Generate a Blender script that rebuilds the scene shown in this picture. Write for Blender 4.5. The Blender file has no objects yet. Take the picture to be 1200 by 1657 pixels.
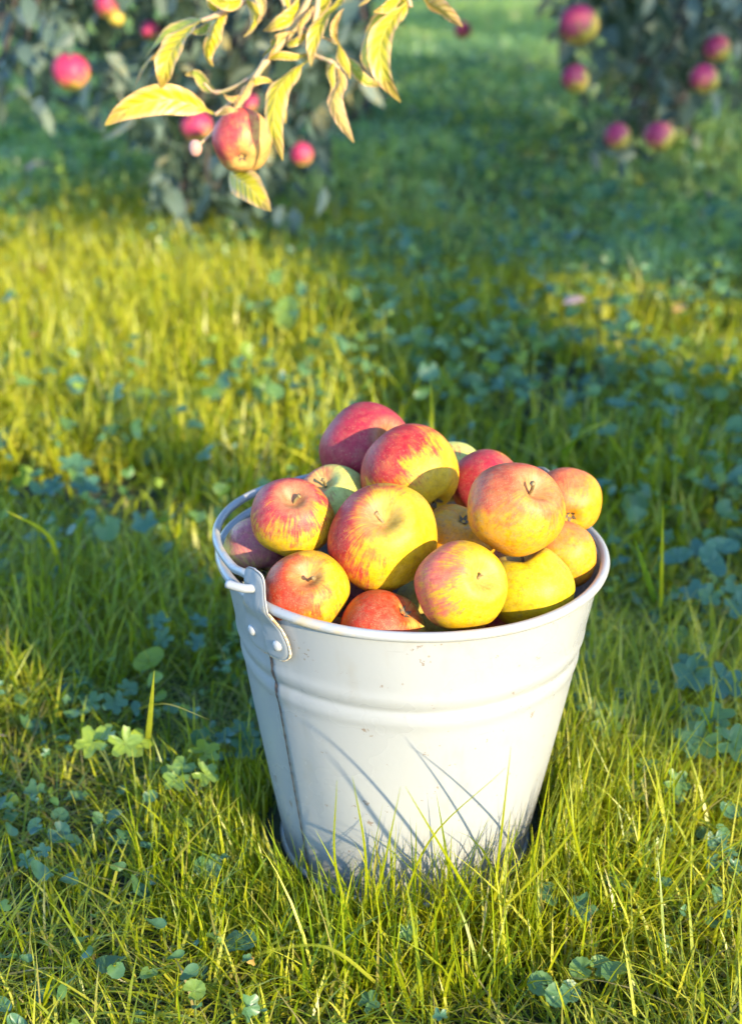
import bpy, bmesh, math, random
import numpy as np
from mathutils import Vector, Matrix, Quaternion

rng = np.random.default_rng(7)
random.seed(7)
SC = bpy.context.scene
COL = SC.collection

# ------------------------------------------------------------------ camera
PITCH, CAMH, FPX = 0.3861, 0.678, 2301.0          # FPX: focal length in pixels of a 1200 x 1657 frame
cam = bpy.data.cameras.new('camera'); cam_o = bpy.data.objects.new('camera', cam); COL.objects.link(cam_o)
cam_o.location = (0, 0, CAMH); cam_o.rotation_euler = (math.pi / 2 - PITCH, 0, 0)
cam.sensor_fit = 'VERTICAL'; cam.sensor_height = 36.0; cam.lens = 50.0
cam.clip_start = 0.05; cam.clip_end = 2000
cam.dof.use_dof = True; cam.dof.focus_distance = 0.955; cam.dof.aperture_fstop = 5.8
SC.camera = cam_o

# ------------------------------------------------------------------ sky, sun, exposure
SUN_AZ, SUN_EL = math.radians(39), math.radians(18.5)     # azimuth: to the right of "straight behind the camera"
SUN = Vector((math.sin(SUN_AZ) * math.cos(SUN_EL), -math.cos(SUN_AZ) * math.cos(SUN_EL), math.sin(SUN_EL)))
w = bpy.data.worlds.new('World'); SC.world = w; w.use_nodes = True
wn = w.node_tree.nodes; wl = w.node_tree.links
bg = wn['Background']
sky = wn.new('ShaderNodeTexSky'); sky.sky_type = 'NISHITA'; sky.sun_disc = False
sky.sun_elevation = SUN_EL; sky.sun_rotation = math.pi - SUN_AZ
sky.air_density = 1.0; sky.dust_density = 0.3; sky.ozone_density = 5.0
wl.new(sky.outputs[0], bg.inputs[0]); bg.inputs[1].default_value = 0.15
sl = bpy.data.lights.new('sun', 'SUN'); sl.energy = 2.45; sl.angle = math.radians(0.55); sl.color = (1.0, 0.84, 0.55)
sun_o = bpy.data.objects.new('sun', sl); COL.objects.link(sun_o)
sun_o.rotation_euler = SUN.to_track_quat('Z', 'Y').to_euler()
SC.view_settings.view_transform = 'Standard'; SC.view_settings.look = 'None'
SC.view_settings.gamma = 1.0; SC.view_settings.use_curve_mapping = False
SC.view_settings.exposure = 2.45
SC.render.engine = 'CYCLES'
SC.cycles.use_denoising = True
SC.cycles.max_bounces = 8; SC.cycles.transparent_max_bounces = 8; SC.cycles.transmission_bounces = 6

# ------------------------------------------------------------------ helpers
CP, SP = math.cos(PITCH), math.sin(PITCH)
def at(px, py, d):
    """point seen at pixel (px, py) of the 1200 x 1657 frame, d metres along the view axis"""
    u = (px - 600) / FPX; v = -(py - 828.5) / FPX
    return Vector((u * d, d * CP + v * d * SP, CAMH - d * SP + v * d * CP))
def project(P):
    P = np.asarray(P, float); x, y, z = P[..., 0], P[..., 1], P[..., 2] - CAMH
    d = y * CP - z * SP; v = y * SP + z * CP
    dd = np.where(np.abs(d) < 1e-6, 1e-6, d)
    return 600 + FPX * x / dd, 828.5 - FPX * v / dd, d
def inside(px, py, poly):
    px = np.asarray(px); py = np.asarray(py); r = np.zeros(px.shape, bool); n = len(poly)
    for i in range(n):
        x1, y1 = poly[i]; x2, y2 = poly[(i + 1) % n]
        if y1 == y2: continue
        c = ((y1 > py) != (y2 > py)) & (px < (x2 - x1) * (py - y1) / (y2 - y1) + x1)
        r ^= c
    return r
def gz(x, y):
    """gentle swell of the lawn, flat where the bucket stands"""
    m = np.clip((np.hypot(x - 0.03, y - 0.97) - 0.25) / 1.5, 0, 1)
    return m * (0.018 * np.sin(1.7 * x + 0.8 * y) + 0.014 * np.sin(2.9 * y - 1.1 * x + 1.0) + 0.008 * np.sin(5.3 * x + 3.1 * y))
def ground_at(px, py):
    a = at(px, py, 1.0) - Vector((0, 0, CAMH)); t = -CAMH / a.z
    for _ in range(4):
        p = Vector((0, 0, CAMH)) + a * t; t = (float(gz(p.x, p.y)) - CAMH) / a.z
    p = Vector((0, 0, CAMH)) + a * t
    return p

def link_mesh(name, me, mat=None, parent=None):
    o = bpy.data.objects.new(name, me); COL.objects.link(o)
    if mat: me.materials.append(mat)
    if parent is not None: o.parent = parent
    return o
def mesh(name, verts, faces, mat=None, parent=None, smooth=True):
    me = bpy.data.meshes.new(name); me.from_pydata([tuple(v) for v in verts], [], [tuple(f) for f in faces]); me.update()
    if smooth: me.shade_smooth()
    return link_mesh(name, me, mat, parent)
def mesh_np(name, V, quads, tris, mat=None, parent=None, smooth=True, attrs=None):
    me = bpy.data.meshes.new(name)
    V = np.asarray(V, np.float32); nq, nt = len(quads), len(tris)
    me.vertices.add(len(V)); me.vertices.foreach_set('co', V.ravel())
    loops = np.concatenate([np.asarray(quads, np.int32).ravel(), np.asarray(tris, np.int32).ravel()])
    me.loops.add(len(loops)); me.loops.foreach_set('vertex_index', loops)
    me.polygons.add(nq + nt)
    st = np.concatenate([np.arange(nq) * 4, nq * 4 + np.arange(nt) * 3]).astype(np.int32)
    me.polygons.foreach_set('loop_start', st)
    if smooth: me.polygons.foreach_set('use_smooth', np.ones(nq + nt, bool))
    me.update(calc_edges=True); me.validate()
    for k, a in (attrs or {}).items():
        at_ = me.attributes.new(k, 'FLOAT', 'POINT'); at_.data.foreach_set('value', np.asarray(a, np.float32))
    return link_mesh(name, me, mat, parent)
def empty(name, loc=(0, 0, 0)):
    o = bpy.data.objects.new(name, None); COL.objects.link(o); o.location = loc; o.empty_display_size = 0.05
    return o
def tag(o, label=None, cat=None, group=None, kind=None):
    if label: o['label'] = label
    if cat: o['category'] = cat
    if group: o['group'] = group
    if kind: o['kind'] = kind
    return o
def frame_of(d):
    d = Vector(d).normalized(); a = Vector((0, 0, 1)) if abs(d.z) < 0.9 else Vector((1, 0, 0))
    s = d.cross(a).normalized(); return s, s.cross(d).normalized()
def tube_data(pts, rad, seg=8, cap=True):
    pts = [Vector(p) for p in pts]; V = []; F = []
    n = len(pts); up = None
    for i, p in enumerate(pts):
        d = (pts[min(i + 1, n - 1)] - pts[max(i - 1, 0)]).normalized()
        if up is None: s, up = frame_of(d)
        s = d.cross(up).normalized(); up = s.cross(d).normalized()
        r = rad[i] if hasattr(rad, '__len__') else rad
        for k in range(seg):
            a = 2 * math.pi * k / seg; V.append(p + s * (r * math.cos(a)) + up * (r * math.sin(a)))
    for i in range(n - 1):
        for k in range(seg):
            a, b = i * seg + k, i * seg + (k + 1) % seg
            F.append((a, b, b + seg, a + seg))
    if cap:
        F.append(tuple(range(seg))[::-1]); F.append(tuple((n - 1) * seg + k for k in range(seg)))
    return V, F
def tubes(name, lst, mat, parent=None, seg=8):
    V = []; F = []
    for pts, rad in lst:
        v, f = tube_data(pts, rad, seg); o = len(V); V += v; F += [tuple(i + o for i in q) for q in f]
    return mesh(name, V, F, mat, parent)
def catmull(pts, n=6):
    pts = [Vector(p) for p in pts]; P = [pts[0] * 2 - pts[1]] + pts + [pts[-1] * 2 - pts[-2]]; out = []
    for i in range(1, len(P) - 2):
        for k in range(n):
            t = k / n; a, b, c, d = P[i - 1], P[i], P[i + 1], P[i + 2]
            out.append(0.5 * ((2 * b) + (c - a) * t + (2 * a - 5 * b + 4 * c - d) * t * t + (3 * b - a - 3 * c + d) * t ** 3))
    out.append(P[-2]); return out

# ------------------------------------------------------------------ material helpers
class NT:
    def __init__(s, name):
        s.m = bpy.data.materials.new(name); s.m.use_nodes = True; s.t = s.m.node_tree; s.n = s.t.nodes; s.l = s.t.links
        s.b = s.n['Principled BSDF']; s.out = s.n['Material Output']
    def new(s, typ, **kw):
        n = s.n.new(typ)
        for k, v in kw.items(): setattr(n, k, v)
        return n
    def put(s, sock, v):
        if isinstance(v, bpy.types.NodeSocket): s.l.new(v, sock)
        elif v is not None:
            if hasattr(sock.default_value, '__len__') and not hasattr(v, '__len__'): v = (v, v, v)
            if hasattr(v, '__len__') and len(sock.default_value) == 4 and len(v) == 3: v = (*v, 1)
            sock.default_value = v
    def coord(s, which='Object'): return s.new('ShaderNodeTexCoord').outputs[which]
    def noise(s, vec, scale, detail=3, rough=0.5, out='Fac'):
        n = s.new('ShaderNodeTexNoise'); s.put(n.inputs['Vector'], vec); n.inputs['Scale'].default_value = scale
        n.inputs['Detail'].default_value = detail; n.inputs['Roughness'].default_value = rough
        return n.outputs[out]
    def ramp(s, f, stops, interp='LINEAR'):
        n = s.new('ShaderNodeValToRGB'); n.color_ramp.interpolation = interp; e = n.color_ramp.elements
        while len(e) < len(stops): e.new(0.5)
        for i, (p, c) in enumerate(stops):
            e[i].position = p; e[i].color = (*c, 1) if hasattr(c, '__len__') else (c, c, c, 1)
        s.put(n.inputs[0], f); return n.outputs[0]
    def mix(s, f, a, b, mode='MIX'):
        n = s.new('ShaderNodeMix', data_type='RGBA', blend_type=mode); s.put(n.inputs[0], f); s.put(n.inputs[6], a); s.put(n.inputs[7], b)
        return n.outputs[2]
    def math(s, op, a, b=0.0, c=None):
        n = s.new('ShaderNodeMath', operation=op); s.put(n.inputs[0], a); s.put(n.inputs[1], b)
        if c is not None: s.put(n.inputs[2], c)
        return n.outputs[0]
    def vmath(s, op, a, b=None):
        n = s.new('ShaderNodeVectorMath', operation=op); s.put(n.inputs[0], a)
        if b is not None: s.put(n.inputs[1], b)
        return n.outputs['Value' if op in ('DOT_PRODUCT', 'LENGTH') else 'Vector']
    def attr(s, name):
        n = s.new('ShaderNodeAttribute', attribute_name=name); return n.outputs['Fac']
    def bump(s, h, strength, dist):
        n = s.new('ShaderNodeBump'); s.put(n.inputs['Height'], h); n.inputs['Strength'].default_value = strength
        n.inputs['Distance'].default_value = dist; s.l.new(n.outputs[0], s.b.inputs['Normal']); return n
    def set(s, **kw):
        for k, v in kw.items(): s.put(s.b.inputs[k.replace('_', ' ')], v)
    def translucent(s, col, fac):
        t = s.new('ShaderNodeBsdfTranslucent'); s.put(t.inputs[0], col)
        mx = s.new('ShaderNodeMixShader'); s.put(mx.inputs[0], fac)
        s.l.new(s.b.outputs[0], mx.inputs[1]); s.l.new(t.outputs[0], mx.inputs[2]); s.l.new(mx.outputs[0], s.out.inputs[0])

def mat_grass(name, ramp, tr=0.42, rough=0.38, spec=0.5):
    m = NT(name); nz = m.noise(m.coord('Object'), 160, 3, 0.6)
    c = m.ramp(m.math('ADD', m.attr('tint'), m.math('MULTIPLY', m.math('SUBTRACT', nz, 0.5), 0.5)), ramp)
    c = m.mix(m.math('MULTIPLY', m.attr('dry'), 1.0), c, (0.30, 0.24, 0.09))
    m.set(Base_Color=c, Roughness=rough); m.b.inputs['Specular IOR Level'].default_value = spec
    m.translucent(m.mix(1.0, c, (1.5, 1.35, 0.5), 'MULTIPLY'), tr); return m.m
M_GRASS = mat_grass('grass_blades', [(0, (0.075, 0.14, 0.012)), (0.4, (0.17, 0.235, 0.006)), (0.75, (0.31, 0.33, 0.008)), (1, (0.46, 0.43, 0.04))])
M_GRASS_FAR = mat_grass('grass_blades_sky_haze', [(0, (0.15, 0.29, 0.14)), (0.45, (0.24, 0.38, 0.14)), (0.8, (0.34, 0.46, 0.12)), (1, (0.50, 0.50, 0.16))], 0.45, 0.32, 0.8)  # far copy of the grass: haze and sky sheen put into its colour
M_WEED = mat_grass('weed_leaves', [(0, (0.055, 0.14, 0.085)), (0.6, (0.095, 0.18, 0.045)), (1, (0.20, 0.27, 0.02))], 0.3, 0.40, 0.5)
M_TREELEAF = mat_grass('apple_tree_leaves', [(0, (0.04, 0.07, 0.05)), (0.6, (0.10, 0.145, 0.11)), (0.93, (0.18, 0.22, 0.17)), (1, (0.34, 0.27, 0.08))], 0.3, 0.46, 0.5)

def mat_soil():
    m = NT('lawn_soil'); p = m.coord('Object')
    a = m.noise(p, 3.5, 4, 0.6); b = m.noise(p, 60, 5, 0.65)
    c = m.ramp(b, [(0.3, (0.008, 0.006, 0.004)), (0.6, (0.025, 0.020, 0.010)), (0.8, (0.06, 0.05, 0.03))])
    g = m.ramp(b, [(0.3, (0.008, 0.016, 0.003)), (0.75, (0.035, 0.06, 0.008))])
    m.set(Base_Color=m.mix(m.ramp(a, [(0.35, 0.35), (0.65, 0.9)]), c, g), Roughness=0.95)
    m.bump(b, 0.8, 0.01); return m.m
M_SOIL = mat_soil()
def mat_bark():
    m = NT('apple_bark'); p = m.coord('Object')
    q = m.vmath('MULTIPLY', p, (1, 1, 0.25)); a = m.noise(q, 40, 5, 0.65); l = m.noise(p, 14, 3)
    c = m.ramp(a, [(0.3, (0.015, 0.011, 0.009)), (0.7, (0.07, 0.055, 0.045))])
    m.set(Base_Color=m.mix(m.ramp(l, [(0.55, 0.0), (0.68, 0.6)]), c, (0.16, 0.17, 0.12)), Roughness=0.9); m.bump(a, 0.9, 0.012); return m.m
M_BARK = mat_bark()

def mat_enamel():
    m = NT('white_enamel'); p = m.coord('Object')
    big = m.noise(p, 7, 4, 0.6); fine = m.noise(p, 260, 2, 0.5)
    col = m.ramp(big, [(0.3, (0.272, 0.276, 0.272)), (0.7, (0.296, 0.300, 0.296))])
    v = m.new('ShaderNodeTexVoronoi', feature='F1'); m.put(v.inputs['Vector'], p); v.inputs['Scale'].default_value = 110
    sparse = m.noise(p, 38, 2)
    spot = m.math('MULTIPLY', m.ramp(v.outputs['Distance'], [(0.07, 1.0), (0.13, 0.0)]), m.ramp(sparse, [(0.55, 0.0), (0.62, 1.0)]))
    col = m.mix(m.math('MULTIPLY', spot, 0.8), col, (0.20, 0.15, 0.10))
    stain = m.math('MULTIPLY', m.ramp(m.noise(m.vmath('MULTIPLY', p, (1, 1, 0.35)), 22, 4, 0.7), [(0.56, 0.0), (0.75, 0.7)]), 0.6)
    col = m.mix(stain, col, (0.24, 0.205, 0.14))
    # splashed soil and algae towards the foot
    z = m.new('ShaderNodeSeparateXYZ'); m.put(z.inputs[0], p)
    low = m.math('MULTIPLY', m.ramp(z.outputs[2], [(0.0, 0.8), (0.07, 0.0)]), m.ramp(m.noise(p, 45, 4, 0.7), [(0.45, 0.0), (0.7, 0.8)]))
    col = m.mix(low, col, (0.30, 0.29, 0.18))
    sc1 = m.noise(m.vmath('MULTIPLY', p, (1, 1, 9)), 26, 3, 0.7); col = m.mix(m.ramp(sc1, [(0.66, 0.0), (0.72, 0.22)]), col, (0.17, 0.155, 0.135))
    chip = m.ramp(m.noise(p, 75, 4, 0.75), [(0.655, 0.0), (0.675, 1.0)]); col = m.mix(m.math('MULTIPLY', chip, 0.7), col, (0.16, 0.10, 0.06))
    rim = m.math('MULTIPLY', m.ramp(z.outputs[2], [(0.247, 0.0), (0.2505, 0.6)]), m.ramp(m.noise(p, 30, 4, 0.7), [(0.52, 0.0), (0.66, 1.0)]))
    col = m.mix(rim, col, (0.50, 0.36, 0.16))
    m.set(Base_Color=col, Roughness=m.ramp(big, [(0.3, 0.24), (0.7, 0.36)])); m.b.inputs['Specular IOR Level'].default_value = 0.5
    h = m.mix(0.35, m.noise(p, 16, 2), fine); m.bump(h, 0.07, 0.004); return m.m
M_ENAMEL = mat_enamel()
def mat_simple(name, col, rough=0.6, var=0.35, scale=60, col2=None):
    m = NT(name); a = m.noise(m.coord('Object'), scale, 4, 0.6)
    c2 = col2 or tuple(x * (1 - var) for x in col)
    m.set(Base_Color=m.ramp(a, [(0.35, col), (0.65, c2)]), Roughness=rough); m.bump(a, 0.3, 0.001); return m.m
M_RUST = mat_simple('rusty_edge', (0.33, 0.17, 0.06), 0.85, 0.5, 400, (0.62, 0.55, 0.42))
M_SEAM = mat_simple('chipped_seam', (0.03, 0.025, 0.03), 0.8, 0.5, 300, (0.16, 0.09, 0.05))
M_STEM = mat_simple('apple_stem', (0.26, 0.19, 0.06), 0.7, 0.5, 300, (0.13, 0.085, 0.04))
M_CALYX = mat_simple('dry_calyx', (0.06, 0.045, 0.03), 0.9, 0.5, 500, (0.16, 0.12, 0.06))
M_TWIG = mat_simple('young_twig', (0.42, 0.24, 0.15), 0.6, 0.5, 120, (0.30, 0.26, 0.10))
M_PETIOLE = mat_simple('weed_petiole', (0.14, 0.18, 0.04), 0.6, 0.4, 80)
def mat_fallen(name, a, b):
    m = NT(name); c = m.ramp(m.noise(m.coord('Object'), 70, 4, 0.6), [(0.35, a), (0.65, b)]); m.set(Base_Color=c, Roughness=0.6); m.translucent(c, 0.2); return m.m

def mat_hero_leaf(name, ca, cb):
    m = NT(name); p = m.coord('Object')
    e = m.attr('edge'); a = m.attr('along'); n = m.noise(p, 45, 4, 0.6)
    base = m.mix(m.ramp(n, [(0.3, 0.0), (0.7, 1.0)]), ca, cb)
    sp_ = m.noise(p, 130, 3, 0.6); base = m.mix(m.ramp(sp_, [(0.66, 0.0), (0.72, 0.7)]), base, (0.20, 0.10, 0.04))
    base = m.mix(m.math('MULTIPLY', m.ramp(m.math('ADD', e, m.math('MULTIPLY', n, 0.35)), [(0.75, 0.0), (1.15, 1.0)]), 0.65), base, (0.62, 0.34, 0.20))
    base = m.mix(m.ramp(m.math('ADD', a, m.math('MULTIPLY', n, 0.3)), [(0.95, 0.0), (1.2, 0.6)]), base, (0.30, 0.15, 0.06))
    vein = m.math('SINE', m.math('MULTIPLY', m.math('SUBTRACT', m.math('MULTIPLY', a, 55.0), m.math('MULTIPLY', e, 9.0)), 1.0))
    base = m.mix(m.math('MULTIPLY', m.ramp(vein, [(0.7, 0.0), (1.0, 0.5)]), 1.0), base, (0.60, 0.48, 0.06))
    base = m.mix(m.ramp(e, [(0.0, 0.7), (0.09, 0.0)]), base, (0.60, 0.46, 0.10))
    m.set(Base_Color=base, Roughness=0.42); m.bump(vein, 0.35, 0.0008)
    m.translucent(m.mix(1.0, base, (1.3, 1.2, 0.6), 'MULTIPLY'), 0.3); return m.m
M_HLEAF = mat_hero_leaf('yellowing_leaf', (0.54, 0.40, 0.012), (0.36, 0.33, 0.012)); M_HLEAFP = mat_hero_leaf('pinkish_leaf', (0.56, 0.31, 0.13), (0.48, 0.33, 0.05)); M_HLEAFG = mat_hero_leaf('green_leaf', (0.20, 0.26, 0.03), (0.34, 0.36, 0.05))

def mat_apple(name, blush, amt, red, ground, russet=0.4, orange=0.5, seed=0.0):
    """blush: unit vector in the apple's own space towards its red cheek; amt: how far the red spreads (-1..1)"""
    m = NT(name); p = m.coord('Object'); d = m.vmath('NORMALIZE', p); ps = m.vmath('ADD', d, (seed, seed * 0.7, -seed))
    dot = m.vmath('DOT_PRODUCT', d, tuple(blush))
    sx = m.new('ShaderNodeSeparateXYZ'); m.put(sx.inputs[0], d)
    ln = m.math('ARCTAN2', sx.outputs[1], sx.outputs[0])
    cv = m.new('ShaderNodeCombineXYZ')
    m.put(cv.inputs[0], m.math('MULTIPLY', m.math('COSINE', ln), 3.0)); m.put(cv.inputs[1], m.math('MULTIPLY', m.math('SINE', ln), 3.0))
    m.put(cv.inputs[2], m.math('MULTIPLY', sx.outputs[2], 0.55))
    sv = m.vmath('ADD', cv.outputs[0], (seed, seed, seed))
    st = m.noise(sv, 5.5, 4, 0.65); st2 = m.noise(sv, 15, 3, 0.7); bl = m.noise(ps, 2.2, 3, 0.55)
    f = m.math('ADD', m.math('ADD', dot, amt), m.math('MULTIPLY', m.math('SUBTRACT', bl, 0.5), 1.9))
    f2 = m.math('ADD', f, m.math('ADD', m.math('MULTIPLY', m.math('SUBTRACT', st, 0.5), 1.9), m.math('MULTIPLY', m.math('SUBTRACT', st2, 0.5), 0.9)))
    g = m.mix(m.noise(ps, 3.1, 2), ground, tuple(min(1, x * y) for x, y in zip(ground, (0.88, 1.0, 1.3))))
    oc = tuple(0.45 * a + 0.55 * b for a, b in zip(ground, red)); oc = (oc[0] * 1.05, oc[1] * 0.72, oc[2] * 0.7)
    c = m.mix(m.math('MULTIPLY', m.ramp(f, [(-0.0, 0.0), (0.75, 1.0)]), orange), g, oc)
    c = m.mix(m.ramp(f2, [(0.10, 0.0), (0.62, 0.92)]), c, red)
    c = m.mix(m.math('MULTIPLY', m.ramp(f2, [(0.7, 0.0), (1.5, 1.0)]), 0.75), c, tuple(x * y for x, y in zip(red, (0.72, 0.5, 0.75))))
    # pale bloom, lenticels, russet netting and fly-speck
    v = m.new('ShaderNodeTexVoronoi'); m.put(v.inputs['Vector'], ps); v.inputs['Scale'].default_value = 17
    c = m.mix(m.math('MULTIPLY', m.ramp(v.outputs['Distance'], [(0.09, 0.8), (0.15, 0.0)]), m.ramp(f2, [(0.2, 0.3), (0.8, 1.0)])), c, (0.62, 0.38, 0.16))
    ru = m.noise(ps, 6, 5, 0.75); ru2 = m.noise(ps, 48, 4, 0.75)
    top = m.ramp(m.vmath('DOT_PRODUCT', d, (0, 0, 1)), [(0.80, 0.0), (0.97, 0.75)])
    c = m.mix(m.math('MULTIPLY', top, m.ramp(st2, [(0.35, 0.25), (0.6, 1.0)])), c, (0.36, 0.27, 0.09))
    c = m.mix(m.math('MULTIPLY', m.math('MULTIPLY', m.ramp(ru, [(0.42, 0.0), (0.66, 1.0)]), m.ramp(ru2, [(0.42, 0.0), (0.60, 1.0)])), min(1, russet + .3)), c, (0.30, 0.20, 0.10))
    v2 = m.new('ShaderNodeTexVoronoi'); m.put(v2.inputs['Vector'], ps); v2.inputs['Scale'].default_value = 34
    sp = m.math('MULTIPLY', m.ramp(v2.outputs['Distance'], [(0.10, 1.0), (0.2, 0.0)]), m.ramp(m.noise(ps, 3.7, 3), [(0.5, 0.0), (0.62, 1.0)]))
    bru = m.noise(ps, 1.6, 2, .5); c = m.mix(m.math('MULTIPLY', m.ramp(bru, [(0.58, 0.0), (0.75, 0.45)]), m.ramp(ru2, [(0.35, .4), (0.6, 1.0)])), c, (0.42, 0.22, 0.06))
    c = m.mix(m.math('MULTIPLY', sp, min(1, russet + .45)), c, (0.10, 0.07, 0.04))
    mo = m.noise(ps, 7.5, 7, 0.8); c = m.mix(1.0, c, m.ramp(mo, [(0.32, (0.62, 0.55, 0.50)), (0.5, (0.94, 0.92, 0.90)), (0.66, (1.06, 1.04, 1.0))]), 'MULTIPLY')
    m.set(Base_Color=c, Roughness=m.ramp(ru2, [(0.3, 0.36), (0.7, 0.58)])); m.b.inputs['Specular IOR Level'].default_value = 0.28
    m.b.inputs['Subsurface Weight'].default_value = 0.06; m.b.inputs['Subsurface Radius'].default_value = (0.01, 0.006, 0.003)
    m.b.inputs['Subsurface Scale'].default_value = 0.4
    m.bump(m.mix(0.45, bl, ru2), 0.14, 0.004); return m.m

# ------------------------------------------------------------------ ground
def build_ground():
    xs = np.unique(np.concatenate([np.linspace(-400, -8, 12), np.linspace(-8, 8, 110), np.linspace(8, 400, 12)]))
    ys = np.unique(np.concatenate([np.linspace(-400, -8, 12), np.linspace(-8, 20, 180), np.linspace(20, 900, 14)]))
    X, Y = np.meshgrid(xs, ys); Z = gz(X, Y) * (np.hypot(X, Y) < 30)
    V = np.stack([X, Y, Z], -1).reshape(-1, 3); nx = len(xs)
    i = np.arange((len(ys) - 1) * nx).reshape(len(ys) - 1, nx)[:, :-1].ravel()
    q = np.stack([i, i + 1, i + nx + 1, i + nx], -1)
    o = mesh_np('lawn_ground', V, q, np.zeros((0, 3), int), M_SOIL); tag(o, kind='structure')
build_ground()

# ------------------------------------------------------------------ bucket
BX, BY, BH, BR0, BR1 = 0.0266, 0.972, 0.2563, 0.0967, 0.1415
TILT = math.radians(0.8)
SEAM = math.radians(-90 - 47)            # direction of the side seam and the visible ear
def wall_r(z): return BR0 + (BR1 - BR0) * z / BH
def build_bucket():
    root = empty('bucket', (BX, BY, 0)); root.rotation_euler = (0, TILT, 0)
    tag(root, 'white enamel bucket full of apples standing in the grass, side seam and riveted ear', 'bucket')
    def bead(z):
        b = 0
        for c, hgt, wd in ((BH - 0.0585, 0.0009, 0.0068), (BH - 0.078, 0.0009, 0.0068)):
            b += hgt * math.exp(-((z - c) / wd) ** 2 * 1.6)
        return b - 0.0008 * math.exp(-((z - (BH - 0.068)) / 0.003) ** 2)
    seg = 192
    prof = []
    for z in np.concatenate([np.linspace(0.006, 0.16, 14), np.linspace(0.162, 0.214, 36), np.linspace(0.218, BH - 0.004, 8)]):
        prof.append((wall_r(z) + bead(z), z))
    inner = [(wall_r(z) - 0.0012 + bead(z), z) for z in np.concatenate([np.linspace(BH - 0.004, 0.218, 6), np.linspace(0.214, 0.162, 24), np.linspace(0.16, 0.006, 8)])] + [(0.05, 0.0058), (0.0, 0.0057)]
    V = []; F = []
    allp = prof + inner
    for r, z in allp:
        for k in range(seg):
            a = 2 * math.pi * k / seg
            d = (a - SEAM + math.pi) % (2 * math.pi) - math.pi       # lapped sheet: a 1.2 mm step at the seam
            lap = 0.0013 * max(0.0, 1 - d / 0.16) if 0 <= d < 0.16 else 0.0
            wob = 0.0007 * math.sin(3 * a + 1) + 0.0004 * math.sin(7 * a + z * 30)
            rr = r + (lap + wob if r > 0.06 else 0)
            V.append((rr * math.cos(a), rr * math.sin(a), z))
    n = len(allp)
    for i in range(n - 1):
        for k in range(seg):
            a, b = i * seg + k, i * seg + (k + 1) % seg
            F.append((a, b, b + seg, a + seg))
    o = mesh('body', V, F, M_ENAMEL, root)
    # rolled rim
    ring = lambda R, z, r, name, sg=160, s2=12: torus(name, R, z, r, sg, s2)
    def torus(name, R, z, r, sg, s2):
        V = []; F = []
        for i in range(sg):
            a = 2 * math.pi * i / sg
            rr0 = R + 0.0005 * math.sin(3 * a + 1) + 0.0004 * math.sin(5 * a)
            for j in range(s2):
                b = 2 * math.pi * j / s2; rr = rr0 + r * math.cos(b)
                V.append((rr * math.cos(a), rr * math.sin(a), z + r * math.sin(b) + 0.0006 * math.sin(2 * a + 0.6)))
        for i in range(sg):
            for j in range(s2):
                F.append((i * s2 + j, ((i + 1) % sg) * s2 + j, ((i + 1) % sg) * s2 + (j + 1) % s2, i * s2 + (j + 1) % s2))
        return mesh(name, V, F, M_ENAMEL, root)
    torus('rolled_rim', BR1 + 0.0012, BH - 0.0035, 0.0036, 192, 12)
    torus('foot_ring', BR0 + 0.0004, 0.005, 0.0035, 128, 8)
    # seam: dark chipped line with an uneven edge
    V = []; F = []; nz = 90
    for i in range(nz + 1):
        z = 0.008 + (BH - 0.048) * i / nz; r = wall_r(z) + bead(z) + 0.0017 + 0.0004
        wdt = 0.0007 + 0.0007 * abs(math.sin(i * 1.7) * math.sin(i * 0.61 + 1)) + (0.0010 if 0.18 < z < 0.215 and i % 5 < 3 else 0)
        for s in (-1, 1):
            a = SEAM - 0.004 + s * wdt * (0.6 if s < 0 else 1.0) / r; V.append((r * math.cos(a), r * math.sin(a), z))
    for i in range(nz): F.append((2 * i, 2 * i + 1, 2 * i + 3, 2 * i + 2))
    mesh('seam', V, F, M_SEAM, root)
    # ears with rivets; the far one is hidden behind the fruit
    def outline():
        pts = []
        ctrl = [(0, 0.0255), (0.007, 0.0238), (0.0098, 0.018), (0.0102, 0.008), (0.0125, -0.004), (0.0185, -0.016), (0.0228, -0.027), (0.0222, -0.036), (0.0160, -0.0415), (0.007, -0.0425), (0, -0.0425)]
        r = catmull([Vector((x, y, 0)) for x, y in ctrl], 3)
        right = [(p.x, p.y) for p in r]; left = [(-x, y) for x, y in right[-2:0:-1]]
        return right + left
    def ear(az):
        e = None
        ol = outline(); n = len(ol)
        def mp(a, h, off):
            z = BH + h; zz = min(z, BH - 0.004)
            r = wall_r(zz) + 0.0030 + off + 0.0042 * min(1, max(0, (h + 0.016) / 0.012)) + (0.0012 if az == SEAM else 0) * (1 if a > 0 else 0.6)
            ang = az + a / (BR1 - 0.003)
            return (r * math.cos(ang), r * math.sin(ang), z)
        # triangulated plate built from a scaled fan of rings
        V = []; F = []
        cxh = (0, -0.021)
        rings = [1.0, 0.97, 0.85, 0.7, 0.55, 0.4, 0.25, 0.1]
        for off in (0.0012, -0.0008):
            for k, sc_ in enumerate(rings):
                for (x, y) in ol:
                    V.append(mp(cxh[0] + (x - cxh[0]) * sc_, cxh[1] + (y - cxh[1]) * sc_, off - (0.0005 if k == 0 and off > 0 else 0)))
            V.append(mp(*cxh, off))
        m = len(rings) * n + 1
        for sd in (0, 1):
            o_ = sd * m
            for k in range(len(rings) - 1):
                for i in range(n):
                    a, b = o_ + k * n + i, o_ + k * n + (i + 1) % n
                    q = (a, a + n, b + n, b); F.append(q[::-1] if sd == 0 else q)
            for i in range(n):
                a, b = o_ + (len(rings) - 1) * n + i, o_ + (len(rings) - 1) * n + (i + 1) % n
                F.append((b, a, o_ + m - 1) if sd else (a, b, o_ + m - 1))
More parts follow.
